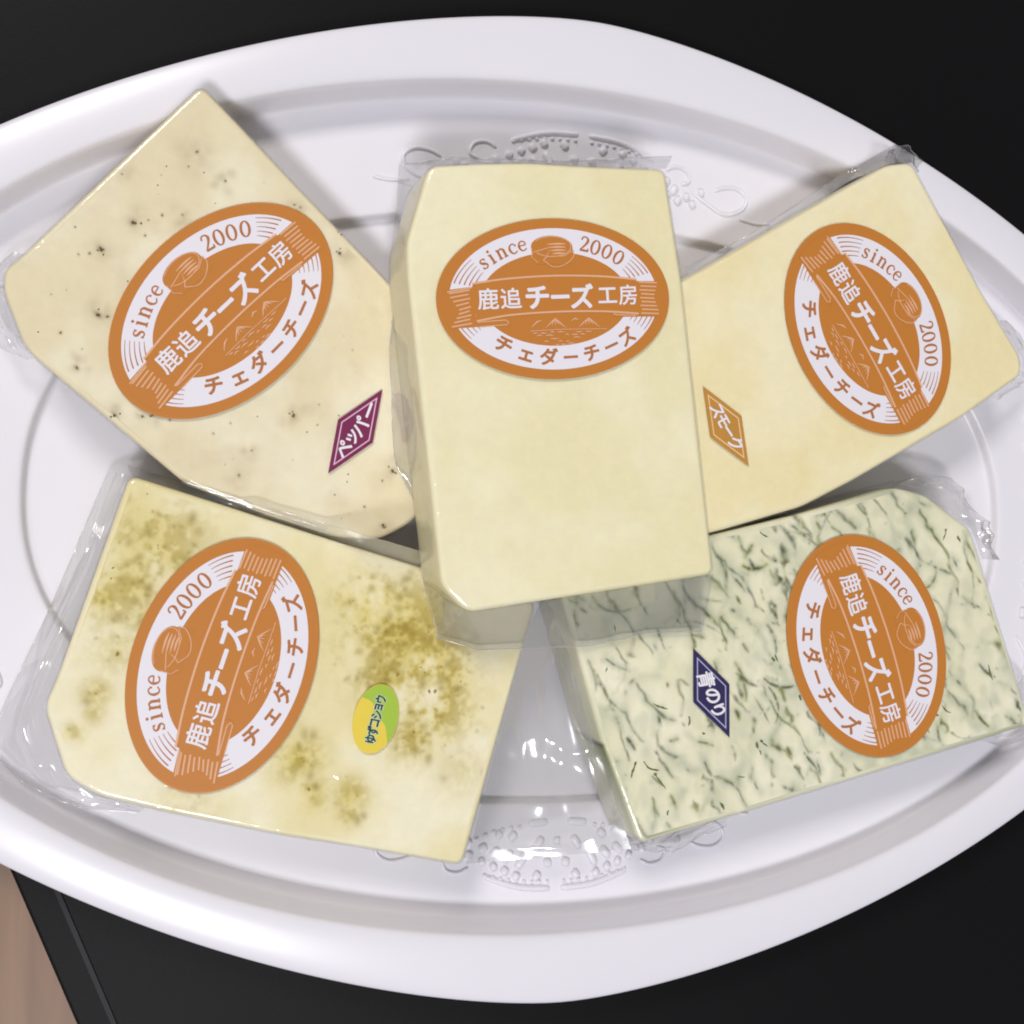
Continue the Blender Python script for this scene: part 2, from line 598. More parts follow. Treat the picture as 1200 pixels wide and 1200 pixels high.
def rest_plane(pts, cx, cy):
    """plane resting on the points from above, under the centre (cx, cy)"""
    P = np.array(pts)
    n = len(P)
    far = np.array([[cx + 5, cy - 4, -9], [cx - 5, cy - 4, -9], [cx, cy + 6, -9.0]])
    A = np.vstack([P, far])
    tri = [n, n + 1, n + 2]
    for _ in range(200):
        T = A[tri]
        pl = np.linalg.solve(np.c_[T[:, :2], np.ones(3)], T[:, 2])
        d = A[:, 2] - (A[:, :2] @ pl[:2] + pl[2])
        k = int(d.argmax())
        if d[k] < 1e-7:
            break
        for o in range(3):                           # swap one corner so the centre stays inside
            t2 = list(tri); t2[o] = k
            Q = A[t2]
            M_ = np.r_[Q[:, :2].T, np.ones((1, 3))]
            if abs(np.linalg.det(M_)) < 1e-14:
                continue
            w = np.linalg.solve(M_, [cx, cy, 1])
            if (w >= -1e-9).all():
                tri = t2
                break
        else:
            break
    return tuple(pl)


def round_poly(pts, rad, seg=4):
    out = []
    n = len(pts)
    for i in range(n):
        p0, p, p1 = Vector(pts[i - 1]), Vector(pts[i]), Vector(pts[(i + 1) % n])
        a, b = p0 - p, p1 - p
        r_ = min(rad, a.length * 0.4, b.length * 0.4)
        A_, B_ = p + a.normalized() * r_, p + b.normalized() * r_
        for k in range(seg + 1):
            t = k / seg
            out.append(A_ * (1 - t) ** 2 + p * 2 * t * (1 - t) + B_ * t * t)
    return out


def offset_poly(pts, d):
    n = len(pts)
    area = sum(pts[i].x * pts[(i + 1) % n].y - pts[(i + 1) % n].x * pts[i].y for i in range(n))
    sg = 1 if area > 0 else -1
    out = []
    for i in range(n):
        a, b, c = pts[i - 1], pts[i], pts[(i + 1) % n]
        e = (c - a).normalized()
        out.append(b + Vector((e.y, -e.x)) * sg * d)
    return out


def slab(name, poly, z0, z1, bev, lean=None, bulge=0.0, net=0.0):
    """rounded block: stacked outlines with a quarter-round at the top and bottom edges"""
    n = len(poly)
    cx = sum(p.x for p in poly) / n; cy = sum(p.y for p in poly) / n
    area = sum(poly[i].x * poly[(i + 1) % n].y - poly[(i + 1) % n].x * poly[i].y for i in range(n))
    if area < 0:
        poly = poly[::-1]
    rings = []
    K = 4
    for k in range(K + 1):
        a = math.pi / 2 * k / K
        rings.append((bev * (1 - math.sin(a)), z0 + bev * (1 - math.cos(a))))
    for q in (0.25, 0.5, 0.75):
        rings.append((-bulge * math.sin(math.pi * q), z0 + bev + (z1 - z0 - 2 * bev) * q))
    for k in range(K + 1):
        a = math.pi / 2 * k / K
        rings.append((bev * (1 - math.cos(a)), z1 - bev * (1 - math.sin(a))))
    V, F_ = [], []
    for ins, z in rings:
        o = offset_poly(poly, -ins)
        f = (z1 - z) / (z1 - z0)
        for p in o:
            q = p.copy()
            if lean is not None:
                dl = lean(p)
                q = q + dl * f
            V.append((q.x, q.y, z))
    for j in range(len(rings) - 1):
        for i in range(n):
            k = (i + 1) % n
            F_.append([j * n + i, j * n + k, (j + 1) * n + k, (j + 1) * n + i])
    F_.append(list(range(n))[::-1])
    if net:                                          # fine triangle net on the top face, carries the cheese's own colouring
        last = (len(rings) - 1) * n
        edge = [Vector((V[last + i][0], V[last + i][1])) for i in range(n)]
        inner = offset_poly(edge, -net * 0.7)
        xs = [p.x for p in edge]; ys = [p.y for p in edge]
        pts = list(edge)
        jy = 0
        y = min(ys)
        while y < max(ys):
            x = min(xs) + (jy % 2) * net * 0.5
            while x < max(xs):
                if inside(inner, x, y):
                    pts.append(Vector((x, y)))
                x += net
            y += net * 0.866
            jy += 1
        vo, eo, fo, ov, oe, of = delaunay_2d_cdt(pts, [], [list(range(n))], 1, 1e-7)
        k = len(V)
        V += [(p.x, p.y, z1) for p in vo]
        F_ += [[k + i for i in f] for f in fo]
    else:
        F_.append([(len(rings) - 1) * n + i for i in range(n)])
    me = mesh(name, V, F_)
    for p in me.polygons:
        p.use_smooth = len(p.vertices) == 4
    if net:
        b2 = bmesh.new(); b2.from_mesh(me)
        bmesh.ops.remove_doubles(b2, verts=b2.verts, dist=1e-6)
        b2.to_mesh(me); b2.free()
    return me


POLY = {
    'TL': [(236, 99), (600, 483), (482, 612), (446, 631), (395, 629), (300, 599), (216, 566), (42, 420), (28, 404), (4, 342), (5, 316), (24, 301)],
    'TR': [(1040, 193), (1069, 190), (1150, 340), (1197, 419), (1197, 440), (1124, 491), (1000, 563), (940, 594), (845, 621), (760, 641), (658, 412), (800, 329), (880, 284), (997, 217)],
    'BL': [(152, 557), (300, 604), (380, 630), (485, 662), (628, 706), (542, 1014), (420, 993), (325, 978), (195, 952), (115, 933), (78, 910), (52, 828), (66, 797)],
    'BR': [(836, 627), (932, 604), (1049, 571), (1085, 580), (1138, 620), (1200, 822), (1206, 850), (988, 917), (867, 954), (750, 989), (705, 869), (676, 760), (650, 672)],
    'C': [(503, 194), (560, 191), (620, 190), (683, 194), (780, 198), (800, 330), (837, 673), (548, 718), (518, 688), (478, 322), (477, 284)],
}
INFO = {
    'TL': ('pale cream cheese with dark pepper specks and a purple diamond label', 'pepper'),
    'TR': ('plain pale yellow smoked cheese with an amber diamond label', 'smoke'),
    'BL': ('cream cheese with mustard yellow yuzu stains and a green and yellow oval sticker', 'yuzu'),
    'BR': ('cream cheese marbled with green laver and a navy diamond label', 'nori'),
    'C': ('plain pale yellow cheese with one oval label lying on top of the others', 'plain'),
}
PK = {}
DBG = []


def make_frame(key):
    px = POLY[key]
    pl = (0.0, 0.0, 0.006)
    cap = THICK + FILM + 0.0002
    for it in range(6):
        g = math.sqrt(1 + pl[0] ** 2 + pl[1] ** 2)
        top = (pl[0], pl[1], pl[2] + THICK * g)
        W = [unproj_plane(x, y, top) for x, y in px]
        xy = [Vector((w.x, w.y)) for w in W]
        xs = [p.x for p in xy]; ys = [p.y for p in xy]
        cx, cy = sum(xs) / len(xs), sum(ys) / len(ys)
        pts = []
        st = 0.0025
        x = min(xs)
        while x <= max(xs):
            y = min(ys)
            while y <= max(ys):
                if inside(xy, x, y):
                    pts.append((x, y, support(x, y) + 0.0004))
                y += st
            x += st
        for i in range(len(xy)):
            for f in np.linspace(0, 1, 8, endpoint=False):
                p = xy[i].lerp(xy[(i + 1) % len(xy)], f)
                pts.append((p.x, p.y, support(p.x, p.y) + 0.0004))
        # area centroid
        A_ = Cx = Cy = 0
        for i in range(len(xy)):
            a, b = xy[i], xy[(i + 1) % len(xy)]
            cr = a.x * b.y - b.x * a.y
            A_ += cr; Cx += (a.x + b.x) * cr; Cy += (a.y + b.y) * cr
        cx, cy = Cx / (3 * A_), Cy / (3 * A_)
        pl = rest_plane(pts, cx, cy)
    g = math.sqrt(1 + pl[0] ** 2 + pl[1] ** 2)
    ez = Vector((-pl[0], -pl[1], 1)).normalized()
    ex = (Vector((1, 0, 0)) - ez * ez.x).normalized()
    ey = ez.cross(ex)
    org = Vector((cx, cy, pl[0] * cx + pl[1] * cy + pl[2]))
    mw = Matrix(((ex.x, ey.x, ez.x, org.x), (ex.y, ey.y, ez.y, org.y), (ex.z, ey.z, ez.z, org.z), (0, 0, 0, 1)))
    top = (pl[0], pl[1], pl[2] + THICK * g)
    inv = mw.inverted()
    loc = [inv @ unproj_plane(x, y, top) for x, y in px]
    PK[key] = dict(base=pl, top=top, mw=mw, inv=inv, poly=[Vector((p.x, p.y)) for p in loc])
    xyp = [unproj_plane(x, y, top) for x, y in px]
    TOPS.append((key, [(p.x, p.y) for p in xyp], (pl[0], pl[1], pl[2] + (THICK + FILM + 0.0002) * g)))
    DBG.append((key, 'tilt deg', [round(math.degrees(math.atan(v)), 2) for v in pl[:2]], 'base mm', round(org.z * 1000, 2)))


for key in ('TL', 'TR', 'BL', 'BR', 'C'):
    make_frame(key)


def to_local(key, x, y, lift=0.0):
    """point of the package's top face seen at a photo position, in package coordinates"""
    p = PK[key]
    q = p['inv'] @ unproj_plane(x, y, p['top'])
    return Vector((q.x, q.y))


# ------------------------------------------------------------------ cheese materials
PEPPER_PX = [(156, 261, 4.0, 2.6), (118, 292, 3.5, 2.4), (105, 297, 1.8, 0), (88, 266, 1.4, 0), (92, 298, 1.2, 0), (174, 258, 1.0, 0), (190, 252, 1.6, 0),
             (170, 276, 1.4, 0), (214, 252, 1.2, 1.5), (115, 369, 3.6, 2.0), (126, 371, 2.2, 1.2), (71, 390, 1.9, 0), (90, 431, 2.4, 1.2), (96, 409, 0.9, 0),
             (134, 487, 3.2, 2.0), (167, 488, 2.0, 1), (179, 486, 2.6, 1.5), (199, 492, 1.6, 0), (231, 178, 1.8, 4.0), (264, 212, 1.6, 1.2), (221, 195, 1.2, 0),
             (398, 297, 2.6, 3), (400, 275, 1.4, 0), (396, 272, 1.0, 0), (344, 487, 2.8, 2), (374, 474, 1.0, 0), (372, 498, 1.2, 0), (295, 528, 1.2, 1), (270, 496, 1.0, 0),
             (460, 552, 3.4, 2.2), (448, 563, 1.2, 0), (427, 594, 1.5, 0), (449, 616, 3.0, 1.6), (280, 557, 1.6, 2.2), (250, 508, 1.2, 0), (180, 430, 0.9, 0), (413, 410, 1.0, 0),
             (60, 345, 0.9, 0), (78, 340, 0.8, 0), (143, 204, 1.2, 1.5), (300, 250, 1.0, 0), (345, 240, 1.4, 1.2), (352, 243, 1.2, 0)]


YUZU_PX = [(185, 640, 66, 0.55), (150, 690, 60, 0.55), (122, 702, 22, 0.75), (140, 760, 34, 0.40), (205, 655, 30, 0.6), (165, 720, 30, 0.5), (112, 812, 20, 0.5), (110, 835, 14, 0.45), (85, 858, 12, 0.5),
           (440, 715, 46, 0.85), (470, 745, 70, 0.85), (500, 775, 62, 0.9), (500, 820, 60, 0.95), (520, 800, 45, 0.7), (460, 790, 50, 0.8), (485, 860, 36, 0.7), (530, 790, 30, 0.7),
           (350, 888, 30, 0.75), (365, 930, 22, 0.6), (412, 932, 22, 0.65), (410, 955, 16, 0.5), (240, 600, 30, 0.22), (540, 900, 40, 0.25), (220, 950, 40, 0.25), (410, 705, 26, 0.6), (180, 600, 36, 0.3)]


class Raster:
    """colouring of one cheese face, worked out on a fine grid in package coordinates"""
    def __init__(self, key, res=0.0002):
        P_ = PK[key]['poly']
        self.key, self.res = key, res
        self.x0, self.y0 = min(p.x for p in P_) - 0.002, min(p.y for p in P_) - 0.002
        self.nx = int((max(p.x for p in P_) + 0.002 - self.x0) / res) + 2
        self.ny = int((max(p.y for p in P_) + 0.002 - self.y0) / res) + 2
        self.rg = np.random.default_rng(abs(hash(key)) % 1000 if False else sum(map(ord, key)))

    def zeros(self):
        return np.zeros((self.ny, self.nx))

    def spot(self, img, x, y, w, val, el=1.0, rot=0.0):
        R_ = w * 2.6 * max(el, 1)
        i0, i1 = int((x - R_ - self.x0) / self.res), int((x + R_ - self.x0) / self.res) + 2
        j0, j1 = int((y - R_ - self.y0) / self.res), int((y + R_ - self.y0) / self.res) + 2
        i0, j0 = max(i0, 0), max(j0, 0); i1, j1 = min(i1, self.nx), min(j1, self.ny)
        if i1 <= i0 or j1 <= j0:
            return
        X = self.x0 + np.arange(i0, i1) * self.res - x
        Y = (self.y0 + np.arange(j0, j1) * self.res - y)[:, None]
        c, s_ = math.cos(rot), math.sin(rot)
        u, v = (X * c + Y * s_) / el, -X * s_ + Y * c
        g = val * np.exp(-(u * u + v * v) / (w * w))
        img[j0:j1, i0:i1] = np.maximum(img[j0:j1, i0:i1], g)

    def noise(self, size, octaves=4, sx=1.0, sy=1.0):
        """smooth value noise 0..1, feature size in metres"""
        out = self.zeros(); amp, tot = 1.0, 0.0
        for _ in range(octaves):
            gx, gy = int(self.nx * self.res / (size * sx)) + 4, int(self.ny * self.res / (size * sy)) + 4
            G = self.rg.random((gy, gx))
            fx = np.arange(self.nx) * self.res / (size * sx) + 1; fy = np.arange(self.ny) * self.res / (size * sy) + 1
            ix, iy = fx.astype(int), fy.astype(int)
            tx, ty = fx - ix, (fy - iy)[:, None]
            tx, ty = tx * tx * (3 - 2 * tx), ty * ty * (3 - 2 * ty)
            ix, iy = np.minimum(ix, gx - 2), np.minimum(iy, gy - 2)
            a = G[np.ix_(iy, ix)] * (1 - tx) + G[np.ix_(iy, ix + 1)] * tx
            b = G[np.ix_(iy + 1, ix)] * (1 - tx) + G[np.ix_(iy + 1, ix + 1)] * tx
            out += amp * (a * (1 - ty) + b * ty); tot += amp
            size *= 0.5; amp *= 0.55
        return out / tot

    def bake(self, me, rgb):
        """store the colours on the mesh points"""
        n = len(me.vertices)
        co = np.zeros(n * 3); me.vertices.foreach_get('co', co); co = co.reshape(-1, 3)
        fx = np.clip((co[:, 0] - self.x0) / self.res, 0, self.nx - 2); fy = np.clip((co[:, 1] - self.y0) / self.res, 0, self.ny - 2)
        ix, iy = fx.astype(int), fy.astype(int); tx, ty = (fx - ix)[:, None], (fy - iy)[:, None]
        c = (rgb[iy, ix] * (1 - tx) + rgb[iy, ix + 1] * tx) * (1 - ty) + (rgb[iy + 1, ix] * (1 - tx) + rgb[iy + 1, ix + 1] * tx) * ty
        at = me.color_attributes.new('cheese_colour', 'FLOAT_COLOR', 'POINT')
        at.data.foreach_set('color', np.c_[c, np.ones(n)].astype(np.float32).ravel())


def over(rgb, col, a):
    a = np.clip(a, 0, 1)[:, :, None]
    return rgb * (1 - a) + np.array(col) * a


def sstep(a, b, x):
    t = np.clip((x - a) / (b - a), 0, 1)
    return t * t * (3 - 2 * t)


def ground(R_, c1, c2, size):
    return np.ones((R_.ny, R_.nx, 3)) * np.array(c1) + (np.array(c2) - np.array(c1)) * sstep(0.3, 0.7, R_.noise(size, 4))[:, :, None]


def face_plain(R_, key):
    rgb = ground(R_, (0.875, 0.800, 0.510), (0.920, 0.860, 0.610), 0.020)
    return over(rgb, (0.84, 0.735, 0.40), 0.30 * sstep(0.60, 0.85, R_.noise(0.012, 3)))


def face_smoke(R_, key):
    rgb = ground(R_, (0.895, 0.790, 0.475), (0.93, 0.850, 0.585), 0.020)
    return over(rgb, (0.86, 0.715, 0.37), 0.30 * sstep(0.60, 0.85, R_.noise(0.012, 3)))


def face_pepper(R_, key):
    rgb = ground(R_, (0.825, 0.730, 0.495), (0.895, 0.825, 0.62), 0.016)
    rgb = over(rgb, (0.70, 0.58, 0.38), 0.30 * sstep(0.62, 0.85, R_.noise(0.010, 3)))
    h, k = R_.zeros(), R_.zeros()
    for x, y, r_, hh in PEPPER_PX:
        p = to_local(key, x, y)
        if hh > 0:
            for _ in range(5):
                R_.spot(h, p.x + rng.gauss(0, 0.0010), p.y + rng.gauss(0, 0.0010), hh * 0.00055 + 0.0004, rng.uniform(0.3, 0.7), rng.uniform(1, 1.8), rng.uniform(0, 3))
        R_.spot(k, p.x, p.y, r_ * S * 0.75, 0.85, rng.uniform(1, 1.8), rng.uniform(0, 3))
    for _ in range(26):                              # faint grey blotches deeper in the cheese
        p = to_local(key, rng.uniform(20, 480), rng.uniform(110, 620))
        R_.spot(h, p.x, p.y, rng.uniform(0.0006, 0.002), rng.uniform(0.08, 0.2), rng.uniform(1, 2), rng.uniform(0, 3))
    rgb = over(rgb, (0.52, 0.42, 0.24), h * (0.25 + 0.75 * R_.noise(0.0016, 2)))
    return over(rgb, (0.26, 0.185, 0.075), k)


def face_yuzu(R_, key):
    rgb = ground(R_, (0.855, 0.765, 0.445), (0.935, 0.875, 0.665), 0.019)
    f = R_.zeros()
    for x, y, r_, k in YUZU_PX:
        p = to_local(key, x, y)
        R_.spot(f, p.x, p.y, r_ * S * 0.80, min(1, k * 1.2))
    n1, n2 = R_.noise(0.006, 5), R_.noise(0.0014, 3)
    wash = f * sstep(0.16, 0.50, n1 * 0.75 + n2 * 0.25)
    rgb = over(rgb, (0.70, 0.585, 0.16), wash)
    rgb = over(rgb, (0.45, 0.335, 0.045), f ** 1.2 * sstep(0.44, 0.60, n1 * 0.5 + n2 * 0.5) * 0.9)
    d = R_.zeros()
    w = f ** 2.2 * sstep(0.25, 0.55, n1)
    cum = np.cumsum(w.ravel()); cum /= cum[-1]
    idx = np.searchsorted(cum, R_.rg.random(430))
    for q in idx:
        j, i = divmod(int(q), R_.nx)
        R_.spot(d, R_.x0 + i * R_.res, R_.y0 + j * R_.res, R_.rg.choice([0.00018, 0.00025, 0.00035, 0.0005, 0.0009]), R_.rg.uniform(0.2, 0.7), R_.rg.uniform(1, 1.7), R_.rg.uniform(0, 3))
    return over(rgb, (0.33, 0.235, 0.022), d)


def face_nori(R_, key):
    rgb = ground(R_, (0.83, 0.80, 0.575), (0.90, 0.865, 0.67), 0.014)
    halo, core, olive = R_.zeros(), R_.zeros(), R_.zeros()
    rg = random.Random(21)
    starts = []
    tries = 0
    while len(starts) < 120 and tries < 6000:
        tries += 1
        p = to_local(key, rg.uniform(640, 1215), rg.uniform(565, 1000))
        if all((p - q).length > 0.0037 for q in starts):
            starts.append(p)
    for p in starts:
        base = rg.gauss(-60, 14) if rg.random() < 0.85 else rg.uniform(-170, 10)
        a = math.radians(base)
        ln = rg.choice((0.0022, 0.0035, 0.005, 0.007, 0.0095)) * rg.uniform(0.8, 1.2)
        wd = rg.uniform(0.00022, 0.00050)
        strong = rg.choice((0.5, 0.75, 0.95, 1.0))
        ol = rg.random() < 0.4
        q = p.copy(); t = 0.0; stp = 0.00022
        bend = rg.gauss(0, 35)
        while t < ln:
            u = t / ln
            taper = 0.45 + 0.55 * math.sin(math.pi * min(1, u + 0.08))
            gap = 0.35 + 0.65 * (noise.noise(Vector((q.x * 700, q.y * 700, 3.0))) > -0.18)
            R_.spot(core, q.x, q.y, wd * taper * (1 + 0.5 * noise.noise(Vector((q.x * 900, q.y * 900, 9)))), strong * gap)
            if ol:
                R_.spot(olive, q.x, q.y, wd * 1.25, strong)
            R_.spot(halo, q.x + rg.gauss(0, 0.0004), q.y + rg.gauss(0, 0.0004), 0.0010, 0.42 * strong * taper)
            a += math.radians(bend) * stp / 0.006 + rg.gauss(0, 0.05)
            q = q + Vector((math.cos(a), math.sin(a))) * stp
            t += stp
    # linked veins: edges of long, slanting curds
    ca, sa = math.cos(math.radians(-60)), math.sin(math.radians(-60))
    gx = R_.x0 + np.arange(R_.nx) * R_.res
    gy = (R_.y0 + np.arange(R_.ny) * R_.res)[:, None]
    wx, wy = (R_.noise(0.008, 3) - 0.5) * 0.0065, (R_.noise(0.008, 3) - 0.5) * 0.0065
    U = ((gx + wx) * ca + (gy + wy) * sa) / 0.0140
    W = (-(gx + wx) * sa + (gy + wy) * ca) / 0.0058
    d1 = np.full(U.shape, 9.0); d2 = np.full(U.shape, 9.0)
    pr = random.Random(5)
    for i in range(-9, 10):
        for j in range(-16, 17):
            cu, cw = i + pr.uniform(0.05, 0.95), j + pr.uniform(0.05, 0.95)
            dd = (U - cu) ** 2 + (W - cw) ** 2
            d2 = np.minimum(d2, np.maximum(d1, dd)); d1 = np.minimum(d1, dd)
    ed = np.sqrt(d2) - np.sqrt(d1)
    gy_, gx_ = np.gradient(ed)
    slant = np.abs(-gx_ * sa + gy_ * ca) / (np.hypot(gx_, gy_) + 1e-9)       # keep the veins that run with the slant
    on = (0.12 + 0.88 * slant ** 3) * sstep(0.46, 0.55, R_.noise(0.0050, 3))
    thick = 0.035 + 0.12 * R_.noise(0.003, 2)
    core = np.maximum(core, np.exp(-(ed / thick) ** 2) * on * (0.35 + 0.75 * R_.noise(0.002, 2)))
    olive = np.maximum(olive, np.exp(-(ed / (thick * 1.5)) ** 2) * sstep(0.5, 0.6, R_.noise(0.007, 2)) * on)
    halo = np.maximum(halo, 0.42 * np.exp(-(ed / 0.42) ** 2) * sstep(0.30, 0.6, R_.noise(0.008, 3)))
    for _ in range(140):                             # crumbs
        p = to_local(key, rg.uniform(650, 1200), rg.uniform(570, 990))
        R_.spot(core, p.x, p.y, rg.uniform(0.00015, 0.0004), rg.uniform(0.3, 0.8), rg.uniform(1, 2.2), rg.uniform(0, 3))
    wash = sstep(0.50, 0.74, R_.noise(0.006, 3, 0.8, 1.3))
    rgb = over(rgb, (0.50, 0.53, 0.385), np.maximum(halo * 1.5, 0.35 * wash))
    rgb = over(rgb, (0.40, 0.44, 0.31), 0.5 * halo * sstep(0.45, 0.7, R_.noise(0.004, 3)))
    rgb = over(rgb, (0.36, 0.40, 0.02), olive * 0.55)
    return over(rgb, (0.045, 0.068, 0.016), core * (0.75 + 0.6 * R_.noise(0.0012, 2)))


FACE = {'TL': face_pepper, 'TR': face_smoke, 'BL': face_yuzu, 'BR': face_nori, 'C': face_plain}


def mat_cheese():
    m, nt, p = new_mat('cheese')
    at = nd(nt, 'ShaderNodeVertexColor', layer_name='cheese_colour')
    tc = nd(nt, 'ShaderNodeTexCoord')
    nz = nd(nt, 'ShaderNodeTexNoise', ins={'Scale': 420, 'Detail': 5, 'Roughness': 0.6})
    nt.links.new(tc.outputs['Object'], nz.inputs['Vector'])
    mr = nd(nt, 'ShaderNodeMapRange', ins={1: 0.25, 2: 0.75, 3: 0.955, 4: 1.02})
    nt.links.new(nz.outputs[0], mr.inputs[0])
    mu = nd(nt, 'ShaderNodeVectorMath', operation='SCALE')
    nt.links.new(at.outputs[0], mu.inputs[0]); nt.links.new(mr.outputs[0], mu.inputs['Scale'])
    nt.links.new(mu.outputs[0], p.inputs['Base Color'])
    p.inputs['Roughness'].default_value = 0.5
    p.inputs['Specular IOR Level'].default_value = 0.3
    p.inputs['Subsurface Weight'].default_value = 0.25
    p.inputs['Subsurface Radius'].default_value = (1.0, 0.75, 0.35)
    p.inputs['Subsurface Scale'].default_value = 0.0012
    bp = nd(nt, 'ShaderNodeBump', ins={'Strength': 0.15, 'Distance': 0.0004})
    nt.links.new(nz.outputs[0], bp.inputs['Height']); nt.links.new(bp.outputs[0], p.inputs['Normal'])
    return m


M_CHEESE = mat_cheese()
def chip(V, F_, x, y, r_, z, el=1.0, rot=0.0, rg=rng):
    """irregular flat flake lying in the cheese surface"""
    n = 7
    k = len(V)
    c, s = math.cos(rot), math.sin(rot)
    for lay, (q, zz) in enumerate(((1.0, z), (0.55, z + 0.00012))):
        for i in range(n):
            a = 2 * math.pi * i / n
            rr = r_ * q * rg.uniform(0.7, 1.25)
            u, v = math.cos(a) * rr * el, math.sin(a) * rr
            V.append((x + u * c - v * s, y + u * s + v * c, zz))
    for i in range(n):
        j = (i + 1) % n
        F_.append([k + i, k + j, k + n + j, k + n + i])
    F_.append([k + n + i for i in range(n)])


def sliver(V, F_, pts, w, z, rg=rng):
    """thin curved shred of seaweed"""
    k = len(V)
    n = len(pts)
    for i in range(n):
        a = Vector(pts[max(i - 1, 0)]); b = Vector(pts[min(i + 1, n - 1)])
        t = (b - a).normalized(); nn = Vector((-t.y, t.x))
        ww = w * math.sin(math.pi * (i + 0.6) / (n + 0.2)) * rg.uniform(0.6, 1.3)
        p = Vector(pts[i])
        for q, zz in ((-0.5, z), (0.0, z + 0.00013), (0.5, z)):
            V.append((p.x + nn.x * ww * q, p.y + nn.y * ww * q, zz))
    for i in range(n - 1):
        for j in range(2):
            a = k + 3 * i + j
            F_.append([a, a + 1, a + 4, a + 3])


# ------------------------------------------------------------------ printed labels
def serif(fl, ch, cx, cy, sz, rot, z):
    """small serif characters drawn as strokes, x-height 1 (figures 1.3)"""
    def tf(pts):
        c, s = math.cos(rot), math.sin(rot)
        return [(cx + (x * c - y * s) * sz, cy + (x * s + y * c) * sz) for x, y in pts]

    def st(pts, w):
        if len(pts) > 2:
            n = 20
            q = smooth_pts(pts, n)
            if isinstance(w, (list, tuple)):
                w = [np.interp(i / (n - 1), np.linspace(0, 1, len(w)), w) for i in range(n)]
            pts = q
        k = [x * sz for x in w] if isinstance(w, (list, tuple)) else w * sz
        fl.strip(tf([(p[0], p[1]) for p in pts]), k, z)
    B, T = 0.25, 0.125
    if ch == 's':
        st([(0.27, 0.30), (0.05, 0.47), (-0.22, 0.33), (-0.10, 0.08), (0.14, -0.08), (0.24, -0.30), (0.0, -0.48), (-0.28, -0.32)], [T, T, 0.16, B, B, 0.16, T, T])
        st([(0.27, 0.48), (0.27, 0.22)], T); st([(-0.28, -0.48), (-0.28, -0.22)], T)
    elif ch == 'i':
        st([(0, 0.46), (0, -0.46)], B); st([(-0.2, 0.45), (0.08, 0.45)], T); st([(-0.23, -0.45), (0.23, -0.45)], T)
        c, s = math.cos(rot), math.sin(rot)
        fl.ellipse(cx + (-0.82 * s) * sz, cy + (0.82 * c) * sz, 0.14 * sz, 0.14 * sz, 0, 14, z)
    elif ch == 'n':
        st([(-0.27, 0.46), (-0.27, -0.46)], B); st([(-0.46, 0.45), (-0.2, 0.45)], T); st([(-0.47, -0.45), (-0.07, -0.45)], T)
        st([(-0.24, 0.28), (0.05, 0.46), (0.28, 0.25), (0.29, -0.05)], [T, 0.14, B, B])
        st([(0.29, 0.02), (0.29, -0.46)], B); st([(0.09, -0.45), (0.49, -0.45)], T)
    elif ch == 'c':
        st([(0.33, 0.27), (0.08, 0.47), (-0.25, 0.30), (-0.32, -0.05), (-0.18, -0.38), (0.10, -0.47), (0.36, -0.30)], [T, T, 0.16, B, 0.17, T, T])
        st([(0.33, 0.36), (0.30, 0.15)], 0.15)
    elif ch == 'e':
        st([(-0.28, 0.05), (0.33, 0.05)], T)
        st([(0.33, 0.05), (0.27, 0.34), (0.0, 0.47), (-0.27, 0.28), (-0.33, -0.05), (-0.20, -0.38), (0.08, -0.47), (0.35, -0.30)], [0.14, 0.15, T, 0.17, B, 0.16, T, T])
    elif ch == '2':
        st([(-0.31, 0.34), (-0.18, 0.62), (0.14, 0.60), (0.25, 0.32), (0.06, -0.05), (-0.34, -0.56)], [0.15, T, T, B, 0.17, T])
        st([(-0.36, -0.56), (0.34, -0.56)], 0.19); st([(0.35, -0.62), (0.35, -0.33)], T)
    elif ch == '0':
        pts = [(0.34 * math.cos(a), 0.62 * math.sin(a)) for a in [2 * math.pi * i / 24 for i in range(25)]]
        ws = [0.10 + 0.12 * abs(math.cos(2 * math.pi * i / 24)) for i in range(25)]
        fl.strip(tf(pts), [w * sz for w in ws], z)


def N(x, y):                                        # zoomed photo position of the centre label -> label units
    return ((x - 600) / 542.0, (402 - y) / 542.0)


LB = 0.690


